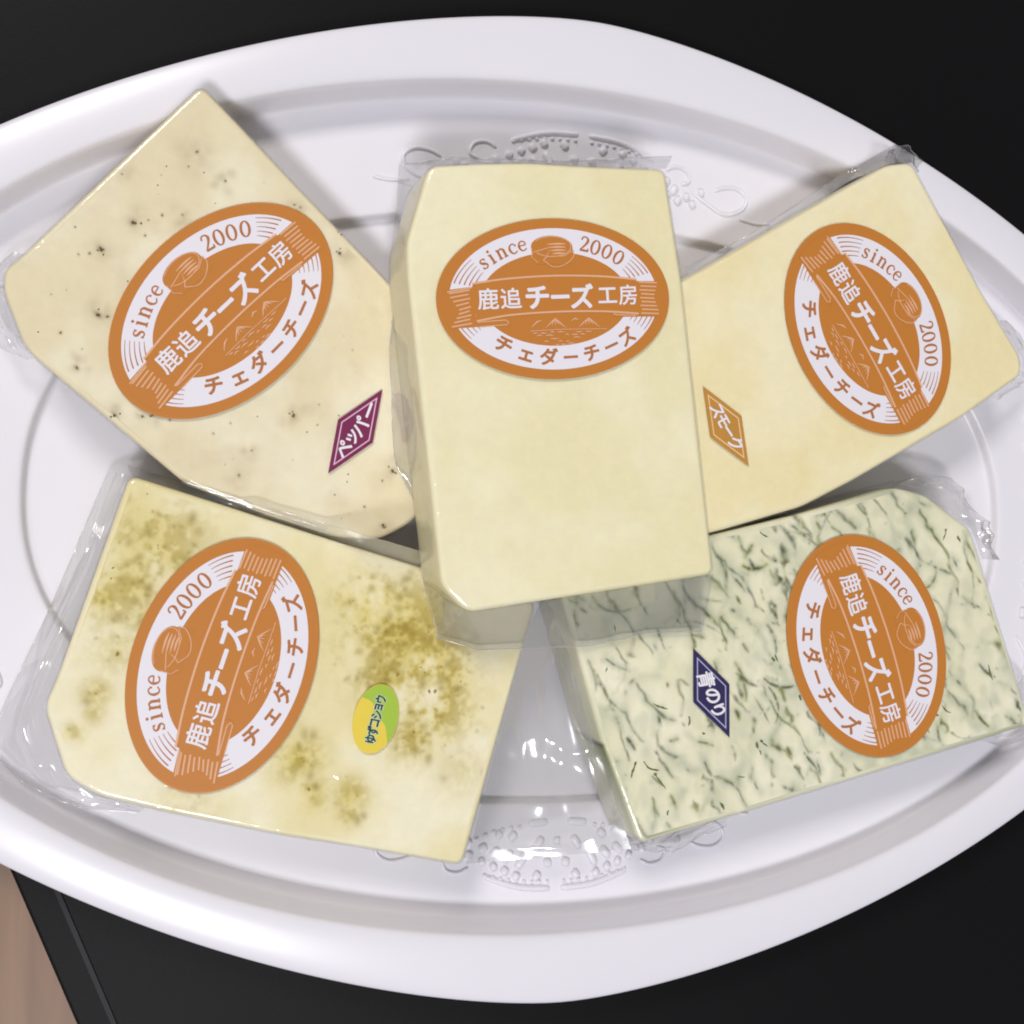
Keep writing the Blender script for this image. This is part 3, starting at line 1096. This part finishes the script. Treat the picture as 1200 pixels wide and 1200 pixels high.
def oval_meshes():
    d = {}
    # paper
    V, F_ = [], []
    n = 96
    for q, z in ((1.0, 0.0), (1.0, 0.00008), (0.994, 0.0001)):
        for i in range(n):
            t = 2 * math.pi * i / n
            V.append((q * math.cos(t), LB * q * math.sin(t), z))
    for j in range(2):
        for i in range(n):
            k = (i + 1) % n
            F_.append([j * n + i, j * n + k, (j + 1) * n + k, (j + 1) * n + i])
    F_.append([2 * n + i for i in range(n)]); F_.append(list(range(n))[::-1])
    d['paper'] = mesh('oval_label', V, F_)
    Z1, Z2, Z3, Z4 = 0.00013, 0.00016, 0.00019, 0.00022
    # white ring
    fl = Flat()
    fl.ring(0.895, 0.607, 0.638, 0.402, 0, 2 * math.pi, 128, Z1)
    d['ring'] = fl.build('ring_print')
    # orange shapes over the ring: banner with swallow tails, cheese wheel
    fl = Flat()
    top = [(-0.695, 0.150), (-0.40, 0.185), (0, 0.200), (0.40, 0.185), (0.715, 0.150)]
    bot = [(0.715, -0.150), (0.40, -0.120), (0, -0.110), (-0.40, -0.125), (-0.680, -0.165)]
    fl.poly(top + bot, Z2)
    fl.poly([(-0.93, 0.10), (-0.690, 0.125), (-0.680, -0.215), (-0.90, -0.222), (-0.95, -0.06)], Z2)
    fl.poly([(0.93, 0.128), (0.96, 0.0), (0.93, -0.185), (0.690, -0.175), (0.700, 0.135)], Z2)
    fl.poly([(-0.905, 0.085), (-0.690, 0.125), (-0.680, -0.215), (-0.875, -0.222), (-0.815, -0.070)], Z2)
    fl.poly([(0.905, 0.125), (0.862, -0.010), (0.905, -0.185), (0.690, -0.175), (0.700, 0.135)], Z2)
    fl.poly([(-0.70, -0.14), (-0.40, -0.14), (-0.395, -0.195), (-0.42, -0.21), (-0.70, -0.215)], Z2)
    fl.poly([(0.70, -0.13), (0.49, -0.13), (0.485, -0.150), (0.51, -0.170), (0.70, -0.178)], Z2)
    fl.ellipse(-0.005, 0.445, 0.178, 0.098, -0.03, 48, Z2)
    fl.poly([(-0.185, 0.44), (0.172, 0.44), (0.180, 0.30), (-0.150, 0.30)], Z2)
    d['banner'] = fl.build('banner_print')
    # orange hatching on the ring, ink lettering
    fl = Flat()
    for side, (t0, t1) in ((1, (0.36, 0.66)), (-1, (math.pi - 0.66, math.pi - 0.28))):
        for k in range(5):
            q = 0.70 + 0.042 * k
            sh = 0.045 * k
            a0, a1 = (t0 + 0.0, t1 - 0.10 + sh * 0.6) if side > 0 else (t0 + 0.10 - sh * 0.6, t1)
            pts = [(q * 1.01 * math.cos(a0 + (a1 - a0) * i / 12), q * 0.655 * math.sin(a0 + (a1 - a0) * i / 12)) for i in range(13)]
            fl.strip(pts, [0.011 * (1 - 0.6 * ((i / 12) if side > 0 else 1 - i / 12)) for i in range(13)], Z2 - 0.00001)
    for t0, t1, sg in ((-0.56, -0.30, 1), (math.pi + 0.33, math.pi + 0.60, -1)):
        for k in range(5):
            q = 0.70 + 0.042 * k
            a0, a1 = (t0 + 0.10 - 0.02 * k, t1) if sg > 0 else (t0, t1 - 0.10 + 0.02 * k)
            pts = [(q * 1.01 * math.cos(a0 + (a1 - a0) * i / 12), q * 0.655 * math.sin(a0 + (a1 - a0) * i / 12)) for i in range(13)]
            fl.strip(pts, [0.011 * (0.4 + 0.6 * ((i / 12) if sg > 0 else 1 - i / 12)) for i in range(13)], Z2 - 0.00001)
    for ch, x, y, rr in (('s', 283, 232, 38), ('i', 322, 210, 33), ('n', 366, 186, 27), ('c', 418, 166, 20), ('e', 462, 153, 14)):
        serif(fl, ch, *N(x, y), 0.086, math.radians(rr - 2), Z2)
    for ch, x, y, rr in (('2', 752, 150, -12), ('0', 802, 166, -20), ('0', 855, 187, -27), ('0', 908, 215, -34)):
        serif(fl, ch, *N(x, y), 0.098, math.radians(rr - 1), Z2)
    for ch, x, y, rr, sz in (('チ', 345, 604, -35, .158), ('ェ', 443, 660, -20, .155), ('ダ', 548, 668, -7, .158), ('ー', 650, 675, 1, .145), ('チ', 750, 660, 10, .155), ('ー', 846, 630, 22, .145), ('ズ', 922, 589, 33, .152)):
        v, f, w, h = glyph(ch, 0.034)
        fl.add(v, f, *N(x, y), sz, sz, math.radians(rr), Z2)
    d['ink'] = fl.build('ink_lettering')
    # fine pale line drawing
    fl = Flat()
    fl.strip(smooth_pts(top, 24), 0.016, Z3)
    fl.strip(smooth_pts(bot, 24), 0.016, Z3)
    fl.strip([(-0.67, -0.175), (-0.44, -0.165), (-0.415, -0.185), (-0.43, -0.205), (-0.66, -0.215)], 0.008, Z3)
    fl.strip([(0.69, -0.165), (0.50, -0.152), (0.49, -0.138)], 0.008, Z3)
    fl.strip([(-0.905, 0.085), (-0.70, 0.118)], 0.010, Z3)
    for k in range(9):
        y = 0.085 - 0.035 * k
        x0 = -0.895 + 0.095 * (1 - abs((y + 0.070) / 0.155)) - 0.01
        x0 = min(-0.80, max(-0.89, x0))
        fl.strip([(x0, y - 0.012), (-0.72 - 0.012 * (k % 2), y + 0.012)], 0.012, Z3)
    for k in range(9):
        y = 0.115 - 0.034 * k
        x0 = min(0.895, max(0.862, 0.862 + 0.045 * abs((y + 0.010) / 0.16)))
        fl.strip([(0.735 + 0.012 * (k % 2), y + 0.010), (x0, y)], 0.012, Z3)
    # cheese wheel with a cut
    wc = [(-0.005 + 0.165 * math.cos(a), 0.450 + 0.086 * math.sin(a)) for a in [math.pi * (-1.0 + 2.0 * i / 30) for i in range(31)]]
    fl.strip(wc[3:28], 0.006, Z3)
    fl.strip([(-0.178, 0.44), (-0.180, 0.36), (-0.135, 0.315)], 0.006, Z3)
    fl.strip(smooth_pts([(-0.085, 0.335), (0.0, 0.275), (0.10, 0.295), (0.175, 0.36), (0.178, 0.42)], 16), 0.007, Z3)
    fl.strip([(-0.165, 0.405), (-0.02, 0.445), (-0.055, 0.365), (-0.085, 0.335)], 0.007, Z3)
    fl.strip([(-0.055, 0.365), (0.10, 0.368), (0.165, 0.41)], 0.006, Z3)
    for k in range(4):
        fl.strip(smooth_pts([(-0.01 - 0.012 * k, 0.388 + 0.027 * k), (0.05, 0.392 + 0.027 * k), (0.115, 0.388 + 0.027 * k)], 8), [0.004 + 0.011 * math.sin(math.pi * i / 7) for i in range(8)], Z3)
    # mountains and fields
    for pk in ((-0.02, -0.170, 0.085), (0.270, -0.175, 0.090)):
        x, y, s_ = pk
        fl.strip([(x - s_, y - 0.075), (x - s_ * 0.45, y - 0.03), (x, y), (x + s_ * 0.4, y - 0.03), (x + s_, y - 0.080)], [0.004, 0.012, 0.014, 0.012, 0.004], Z3)
        for q in (-0.45, -0.1, 0.25, 0.5):
            fl.strip([(x + q * s_ * 0.35, y - 0.012), (x + q * s_ * 1.1 + 0.01, y - 0.055)], [0.012, 0.003], Z3)
    fl.strip([(-0.225, -0.235), (-0.175, -0.190), (-0.135, -0.178)], [0.004, 0.014, 0.004], Z3)
    fl.strip([(0.115, -0.195), (0.150, -0.172), (0.185, -0.185)], [0.004, 0.014, 0.004], Z3)
    fl.strip([(-0.24, -0.268), (0.02, -0.262), (0.42, -0.272)], 0.006, Z3)
    rg = random.Random(3)
    for row in range(5):
        y = -0.285 - 0.026 * row
        hw = 0.31 - 0.055 * row
        x = -0.22 + 0.03 * row
        while x < hw:
            w = rg.uniform(0.03, 0.075)
            if rg.random() < 0.75:
                fl.strip([(x, y), (x + w * 0.5, y + rg.uniform(-0.006, 0.008)), (x + w, y - 0.003)], [0.004, 0.011, 0.004], Z3)
            x += w + rg.uniform(0.008, 0.03)
    d['lines'] = fl.build('line_drawing')
    # main name
    fl = Flat()
    for ch, x, w, h, b in (('鹿', 289, .182, .190, .017), ('追', 393, .182, .186, .017), ('チ', 514, .225, .225, .036), ('ー', 620, .185, .20, .040), ('ズ', 722, .215, .225, .034), ('工', 843, .175, .175, .024), ('房', 940, .178, .188, .015)):
        v, f, gw, gh = glyph(ch, b)
        X, Y = N(x, 390)
        fl.add(v, f, X, 0.022 - 0.004, w, h, math.radians(0), Z4)
    d['name'] = fl.build('name_lettering')
    for k_ in ('ring', 'banner', 'ink', 'lines', 'name'):
        pass
    return d


OV = oval_meshes()
OVM = {'paper': M_ORANGE, 'ring': M_LWHITE, 'banner': M_ORANGE, 'ink': M_INK, 'lines': M_PINK, 'name': M_LWHITE}
OVN = {'ring': 'ring_print', 'banner': 'banner_print', 'ink': 'ink_lettering', 'lines': 'line_drawing', 'name': 'name_lettering'}
for k_, m_ in OVM.items():
    OV[k_].materials.append(m_)

LAB = {'TL': (262, 364, 43.5, 150), 'TR': (1017.5, 387, -60.0, 129), 'BL': (263, 778, 71.5, 154), 'BR': (1015.5, 756.5, -72.8, 131.5), 'C': (650.5, 351, 1.8, 136)}
LZ = THICK + FILM + 0.00025


def put_oval(key, parent):
    x, y, ang, a = LAB[key]
    a_ = math.radians(ang)
    p0 = to_local(key, x - a * math.cos(a_), y + a * math.sin(a_))
    p1 = to_local(key, x + a * math.cos(a_), y - a * math.sin(a_))
    q0 = to_local(key, x + LB * a * math.sin(a_), y + LB * a * math.cos(a_))
    q1 = to_local(key, x - LB * a * math.sin(a_), y - LB * a * math.cos(a_))
    c = to_local(key, x, y)
    dr = p1 - p0
    ra = 0.5 * (dr.length / 2 + (q1 - q0).length / 2 / LB)
    DBG.append(('label', key, round(dr.length / 2 * 1000, 2), round((q1 - q0).length / 2 / LB * 1000, 2)))
    o = link('oval_label', OV['paper'], None, parent)
    o.location = (c.x, c.y, LZ)
    o.rotation_euler = (0, 0, math.atan2(dr.y, dr.x))
    o.scale = (dr.length / 2, (q1 - q0).length / 2 / LB, 1)
    for k_ in ('ring', 'banner', 'ink', 'lines', 'name'):
        link(OVN[k_], OV[k_], None, o)
    return o


def put_diamond(key, parent, corners, text, m_bg, m_line, m_txt, what, tilt=0):
    """corners: reading start, upper, reading end, lower (photo positions)"""
    P = [to_local(key, *c) for c in corners]
    c = sum(P, Vector((0, 0))) / 4
    dr = P[2] - P[0]
    hl, hw = dr.length / 2, (P[3] - P[1]).length / 2
    bm = bmesh.new()
    vv = [bm.verts.new(p) for p in ((-hl, 0, 0), (0, -hw, 0), (hl, 0, 0), (0, hw, 0))]
    f = bm.faces.new(vv)
    r_ = bmesh.ops.extrude_face_region(bm, geom=[f])
    bmesh.ops.translate(bm, vec=(0, 0, 0.0001), verts=[g for g in r_['geom'] if isinstance(g, bmesh.types.BMVert)])
    bmesh.ops.recalc_face_normals(bm, faces=bm.faces)
    o = link('diamond_label', from_bm('diamond_label', bm), m_bg, parent)
    o['label'] = what
    o.location = (c.x, c.y, LZ)
    o.rotation_euler = (0, 0, math.atan2(dr.y, dr.x))
    fl = Flat()
    k0, k1 = 0.81, 0.75
    A_ = [(-hl * k0, 0), (0, -hw * k0), (hl * k0, 0), (0, hw * k0)]
    B_ = [(-hl * k1, 0), (0, -hw * k1), (hl * k1, 0), (0, hw * k1)]
    for i in range(4):
        j = (i + 1) % 4
        fl.poly([A_[i], A_[j], B_[j], B_[i]], 0.00013)
    link('border_line', fl.build('border_line'), m_line, o)
    fl = Flat()
    for ch, x, yy, sx, sy, b, rot in text:
        v, f, gw, gh = glyph(ch, b)
        fl.add(v, f, x * hl, yy * hl, sx * hl, sy * hl, math.radians(rot), 0.00016, 0.12)
    link('lettering', fl.build('lettering'), m_txt, o)
    return o


# ------------------------------------------------------------------ build the five packages
def lean_for(key):
    poly = PK[key]['poly']
    cx = sum(p.x for p in poly) / len(poly)
    if key == 'C':
        return lambda p: Vector((-0.0012, 0)) if p.x < -0.026 else Vector((0, 0))
    if key == 'BR':
        return lambda p: Vector((-0.0016, 0.0)) if p.x < -0.036 else Vector((0, 0))
    if key == 'TL':
        return lambda p: Vector((0.0, -0.0016)) if p.y < -0.036 else Vector((0, 0))
    if key == 'TR':
        return lambda p: Vector((0.0, -0.0026)) if p.y < -0.036 and p.x < 0.012 else Vector((0, 0))
    return None


for key in ('TL', 'TR', 'BL', 'BR', 'C'):
    d = PK[key]
    root = bpy.data.objects.new('cheese_package', None)
    COL.objects.link(root)
    root.empty_display_size = 0.01
    root.matrix_world = d['mw']
    root['label'] = INFO[key][0]
    root['category'] = 'cheese'
    root['group'] = 'wrapped cheeses on the platter'
    d['root'] = root
    rp = round_poly(d['poly'], 0.0022, 4)
    bm_ = slab('cheese_block', rp, 0.0001, THICK, 0.0011, lean_for(key), 0.0, 0.00038)
    RS = Raster(key)
    RS.bake(bm_, FACE[key](RS, key))
    blk = link('cheese_block', bm_, M_CHEESE, root)
    wrp = link('plastic_wrap', slab('plastic_wrap', offset_poly(rp, (1 if sum(rp[i].x * rp[(i + 1) % len(rp)].y - rp[(i + 1) % len(rp)].x * rp[i].y for i in range(len(rp))) > 0 else 1) * 0.00035),
               -0.0001, THICK + FILM, 0.0015, lean_for(key)), M_WRAP, root)
    put_oval(key, root)

put_diamond('TL', PK['TL']['root'], [(384, 555.5), (395.5, 492), (447.8, 456.8), (436.6, 518)],
            [('ペ', -.43, 0.0, .34, .36, .028, 6), ('ッ', -.13, -.02, .34, .34, .028, 0), ('パ', .13, -.02, .34, .36, .028, 0), ('ー', .50, .0, .36, .30, .04, 12)],
            M_PURPLE, M_PLINE, M_LWHITE, 'purple diamond label with white lettering')
put_diamond('TR', PK['TR']['root'], [(822, 453), (869, 489), (875.5, 546), (831.5, 511.5)],
            [('ス', -.40, 0.0, .34, .36, .028, -4), ('モ', -.14, 0.0, .32, .34, .028, 0), ('ー', .12, 0.0, .30, .30, .04, 4), ('ク', .42, 0.0, .36, .36, .028, 0)],
            M_SMOKE, M_SLINE, M_LWHITE, 'amber diamond label with white lettering')
put_diamond('BR', PK['BR']['root'], [(811, 760), (854.5, 803), (853.4, 864.3), (811, 820)],
            [('青', -.30, 0.0, .36, .40, .026, -8), ('の', .06, 0.0, .36, .38, .032, 0), ('り', .38, 0.0, .34, .36, .032, 6)],
            M_NAVY, M_NLINE, M_LWHITE, 'navy diamond label with white lettering')

# small yuzu sticker
key = 'BL'
ang = math.radians(75.5)
x0, y0, a_px, b_px = 439.8, 842, 41.5, 26.8
c = to_local(key, x0, y0)
p0 = to_local(key, x0 - a_px * math.cos(ang), y0 + a_px * math.sin(ang)); p1 = to_local(key, x0 + a_px * math.cos(ang), y0 - a_px * math.sin(ang))
hl = (p1 - p0).length / 2; hb = hl * b_px / a_px
V, F_ = [], []
n = 64
for q, z in ((1, 0), (1, 0.00008), (0.985, 0.0001)):
    for i in range(n):
        t = 2 * math.pi * i / n
        V.append((hl * q * math.cos(t), hb * q * math.sin(t), z))
for j in range(2):
    for i in range(n):
        k = (i + 1) % n
        F_.append([j * n + i, j * n + k, (j + 1) * n + k, (j + 1) * n + i])
F_.append([2 * n + i for i in range(n)]); F_.append(list(range(n))[::-1])
stk = link('oval_sticker', mesh('oval_sticker', V, F_), M_YELLOW, PK[key]['root'])
stk['label'] = 'small oval sticker, half lime green and half yellow'
stk.location = (c.x, c.y, LZ)
stk.rotation_euler = (0, 0, math.atan2((p1 - p0).y, (p1 - p0).x))
fl = Flat()
half = []
for i in range(41):                                  # green half: reading end and lower side, wavy divide
    t = math.radians(-128 + (58 + 128) * i / 40)
    half.append((hl * 0.985 * math.cos(t), hb * 0.985 * math.sin(t)))
wav = smooth_pts([half[-1], (hl * 0.42, hb * 0.30), (hl * 0.10, hb * 0.10), (-hl * 0.10, -hb * 0.45), half[0]], 14)
fl.poly(half + [(p[0], p[1]) for p in wav[1:-1]], 0.00013)
link('green_half', fl.build('green_half'), M_GREEN, stk)
halo, txt = Flat(), Flat()
for ch, xx in (('ゆ', -.58), ('ず', -.345), ('コ', -.115), ('シ', .125), ('ョ', .345), ('ウ', .575)):
    v, f, gw, gh = glyph(ch, 0.11)
    halo.add(v, f, xx * hl, 0, .27 * hl, .36 * hl, 0.02, 0.00016)
    v, f, gw, gh = glyph(ch, 0.040)
    txt.add(v, f, xx * hl, 0, .27 * hl, .36 * hl, 0.02, 0.00019)
M_HALO = plain('pale_green_outline', (0.55, 0.70, 0.45), 0.45, 0.02, 300)
link('lettering_outline', halo.build('lettering_outline'), M_HALO, stk)
link('lettering', txt.build('lettering'), M_DKGREEN, stk)

# ------------------------------------------------------------------ specks and shreds in the cheese
SZ = THICK - 0.00003
V, F_ = [], []
for x, y, r_, h in PEPPER_PX:
    p = to_local('TL', x, y)
    chip(V, F_, p.x, p.y, r_ * S * 0.5, SZ, rng.uniform(1.0, 1.7), rng.uniform(0, 3))
    if r_ > 2.4:
        for _ in range(3):
            chip(V, F_, p.x + rng.gauss(0, 0.0007), p.y + rng.gauss(0, 0.0007), r_ * S * 0.3, SZ, 1.3, rng.uniform(0, 3))
pl_ = [p for p in PK['TL']['poly']]
for _ in range(70):
    x, y = rng.uniform(20, 480), rng.uniform(120, 640)
    p = to_local('TL', x, y)
    if inside(offset_poly(pl_, -0.003), p.x, p.y):
        chip(V, F_, p.x, p.y, rng.uniform(0.00008, 0.0002), SZ, 1.3, rng.uniform(0, 3))
o = link('pepper_specks', mesh('pepper_specks', V, F_), M_PEPPER, PK['TL']['root'])
o['kind'] = 'stuff'

V, F_ = [], []
polyB = offset_poly(PK['BL']['poly'], -0.0025)
for x, y, r_, k in YUZU_PX:
    if k < 0.3:
        continue
    for _ in range(int(r_ * k * 0.10)):
        a, q = rng.uniform(0, 6.3), abs(rng.gauss(0, 0.42)) * r_
        p = to_local('BL', x + q * math.cos(a), y + q * math.sin(a))
        if inside(polyB, p.x, p.y) or True:
            chip(V, F_, p.x, p.y, rng.choice((0.00012, 0.00016, 0.0002, 0.00026, 0.00045)) * rng.uniform(0.7, 1.1), SZ, rng.uniform(1, 1.6), rng.uniform(0, 3))
o = link('zest_flecks', mesh('zest_flecks', V, F_), M_ZEST, PK['BL']['root'])
o['kind'] = 'stuff'

polyN = offset_poly(PK['BR']['poly'], -0.0015)
area = sum(PK['BR']['poly'][i].x * PK['BR']['poly'][(i + 1) % len(PK['BR']['poly'])].y - PK['BR']['poly'][(i + 1) % len(PK['BR']['poly'])].x * PK['BR']['poly'][i].y for i in range(len(PK['BR']['poly'])))
for nm, mt_, cnt, wmul in (('laver_shreds', M_NORI, 20, 1.2), ('olive_shreds', M_NORI2, 24, 1.2)):
    V, F_ = [], []
    made = 0
    while made < cnt:
        x, y = rng.uniform(645, 1205), rng.uniform(575, 990)
        p = to_local('BR', x, y)
        if not inside(polyN, p.x, p.y):
            continue
        a = math.radians(rng.gauss(-60, 16) if rng.random() < 0.9 else rng.uniform(0, 180))
        ln = rng.choice((0.0015, 0.0022, 0.003, 0.0042, 0.006)) * rng.uniform(0.7, 1.2)
        pts, q = [], p.copy()
        cur = rng.gauss(0, 0.10)
        m = 7
        for i in range(m):
            pts.append((q.x, q.y))
            a += cur + rng.gauss(0, 0.12)
            q = q + Vector((math.cos(a), math.sin(a))) * ln / m
        if not all(inside(polyN, *t) for t in pts):
            continue
        sliver(V, F_, pts, rng.uniform(0.0003, 0.00075) * wmul, SZ)
        if rng.random() < 0.55:
            chip(V, F_, p.x, p.y, rng.uniform(0.0002, 0.0005), SZ, 1.6, a)
        made += 1
    o = link(nm, mesh(nm, V, F_), mt_, PK['BR']['root'])
    o['kind'] = 'stuff'


# ------------------------------------------------------------------ loose film at the ends of the bags
def resample(pts, n):
    d = [0]
    for i in range(1, len(pts)):
        d.append(d[-1] + (pts[i] - pts[i - 1]).length)
    out = []
    for i in range(n):
        t = d[-1] * i / (n - 1)
        k = 0
        while k < len(pts) - 2 and d[k + 1] < t:
            k += 1
        f = (t - d[k]) / max(d[k + 1] - d[k], 1e-9)
        out.append(pts[k].lerp(pts[k + 1], f))
    return out


def flap(key, name, inner, outer, hin, hout, n=60, m=14, amp=0.0016, freq=9.0, seed=0, over=True, fine=1.0):
    """film sheet from the pack's edge (photo positions, height hin over its base) to its free edge (height hout over what lies below)"""
    d = PK[key]
    I, O = [], []
    for x, y in inner:
        b = d['base']
        g = math.sqrt(1 + b[0] ** 2 + b[1] ** 2)
        I.append(unproj_plane(x, y, (b[0], b[1], b[2] + hin * g)))
    for x, y in outer:
        w = unproj(x, y, 0.008)
        for _ in range(5):
            w = unproj(x, y, (support(w.x, w.y, key) if over else tray_z(w.x, w.y)) + hout)
        O.append(w)
    I, O = resample(I, n), resample(O, n)
    V, F_ = [], []
    for i in range(n):
        for j in range(m):
            u, v = i / (n - 1), j / (m - 1)
            p = I[i].lerp(O[i], v)
            q = Vector((u * freq + 0.5 * noise.noise(Vector((u * 5, v * 2, seed))) + seed * 7.3, v * 0.45 + seed, seed * 3.1))
            rd = 1 - 2 * abs(noise.noise(q))                     # sharp folds running across
            rd2 = 1 - 2 * abs(noise.noise(Vector((u * freq * 0.45 + v * 2.2 + seed * 11, v * 2.6 - u * 3, seed * 5.0))))
            rd3 = noise.noise(Vector((u * freq * 2.7 + v * 3, v * 5 - u * 4, seed * 9.0)))
            vd = noise.voronoi(Vector((u * freq * 0.9 + seed * 4, v * 2.4 + u * 2, seed * 2.0)))[0]
            dsp = amp * (0.85 * rd + 0.55 * rd2 + fine * (0.05 * rd3 + 0.25 * (vd[1] - vd[0]))) * min(1, v * 2.2 + 0.05)
            lo = (support(p.x, p.y, key) if over else tray_z(p.x, p.y)) + 0.0003
            p.z = max(p.z + dsp, lo)
            V.append(d['inv'] @ p)
    for i in range(n - 1):
        for j in range(m - 1):
            a = i * m + j
            F_.append([a, a + 1, a + m + 1, a + m])
    ob = link(name, mesh(name, V, F_), M_FLAP, d['root'], True)
    E_, G_ = [], []                                  # the cut edge of the film, slightly turned up
    for i in range(n):
        p, q = Vector(V[i * m + m - 1]), Vector(V[i * m + m - 2])
        bk = (q - p).normalized() * 0.00034
        E_ += [p + Vector((0, 0, 0.00004)), p + bk * 0.5 + Vector((0, 0, 0.00026)), p + bk + Vector((0, 0, 0.00010))]
    for i in range(n - 1):
        for j in range(2):
            a = i * 3 + j
            G_.append([a, a + 1, a + 4, a + 3])
    link('film_edge', mesh('film_edge', E_, G_), M_FEDGE, ob, True)
    return ob


T = THICK
flap('C', 'film_flap', [(502, 196), (478, 284), (479, 330), (497, 500), (519, 688), (545, 716)],
     [(467, 196), (464, 245), (456, 300), (455, 420), (462, 540), (479, 605), (496, 685), (512, 748)], T * 0.75, 0.0010, 110, 12, 0.0014, 14, 1)
flap('C', 'film_flap', [(524, 697), (548, 717), (640, 705), (740, 690), (836, 673)],
     [(512, 748), (560, 762), (690, 757), (760, 742), (822, 740)], T * 0.35, 0.0007, 80, 12, 0.0007, 6, 2)
flap('C', 'film_flap', [(503, 195), (560, 192), (683, 195), (780, 198)],
     [(467, 195), (530, 186), (660, 191), (786, 184)], T * 0.6, 0.012, 80, 8, 0.0012, 15, 3)
flap('TR', 'film_flap', [(806, 326), (880, 288), (997, 211), (1040, 194), (1069, 190)],
     [(800, 315), (875, 276), (988, 203), (1035, 177), (1060, 172)], T * 0.72, 0.0075, 110, 9, 0.0010, 14, 4)
flap('TR', 'film_flap', [(1030, 196), (1055, 192), (1069, 191), (1076, 203)], [(1036, 180), (1048, 174), (1060, 172), (1074, 190)], T * 0.9, 0.009, 40, 10, 0.0016, 6, 5)
flap('TR', 'film_flap', [(1170, 375), (1197, 419), (1197, 440), (1160, 466)], [(1176, 377), (1206, 416), (1206, 444), (1164, 470)], T * 0.9, 0.006, 50, 10, 0.0016, 8, 6)
flap('TL', 'film_flap', [(30, 298), (5, 316), (4, 342), (28, 404), (44, 421)], [(16, 300), (-8, 318), (-14, 372), (6, 412), (36, 424)], T * 0.8, 0.003, 80, 16, 0.0034, 4, 7, True, 0.5)
flap('BL', 'film_flap', [(156, 558), (120, 650), (66, 797), (52, 828), (78, 910), (116, 933), (170, 946)],
     [(128, 553), (98, 622), (62, 705), (30, 775), (2, 835), (-8, 880), (20, 908), (54, 930), (100, 944), (160, 950)], T * 0.55, 0.0012, 190, 26, 0.0026, 6.5, 8, True, 0.4)
flap('BL', 'film_flap', [(640, 690), (622, 730), (580, 880), (546, 1012)], [(662, 700), (672, 760), (702, 885), (736, 992)], T * 0.30, 0.0125, 140, 40, 0.0017, 2.6, 9, False, 0.15)
flap('BR', 'film_flap', [(1030, 577), (1049, 571), (1085, 580), (1138, 620), (1150, 655)], [(1040, 566), (1066, 555), (1103, 560), (1143, 612), (1154, 655)], T * 0.8, 0.006, 90, 16, 0.0048, 4.5, 10, True, 0.5)
flap('BR', 'film_flap', [(722, 920), (750, 989), (790, 978), (850, 960)], [(716, 930), (736, 996), (786, 996), (846, 966)], T * 0.5, 0.0015, 60, 10, 0.0018, 8, 11)
flap('BR', 'film_flap', [(1190, 790), (1206, 850), (1150, 868)], [(1200, 790), (1222, 856), (1170, 874)], T * 0.6, 0.0015, 40, 8, 0.0012, 5, 12)
flap('BL', 'film_flap', [(154, 558), (300, 604), (380, 630), (490, 664)], [(150, 545), (296, 589), (384, 614), (500, 648)], T * 0.9, 0.0012, 110, 8, 0.0009, 9, 13)
flap('BR', 'film_flap', [(836, 627), (932, 604), (1045, 572)], [(832, 616), (930, 592), (1046, 563)], T * 0.9, 0.0012, 90, 8, 0.0010, 8, 14)
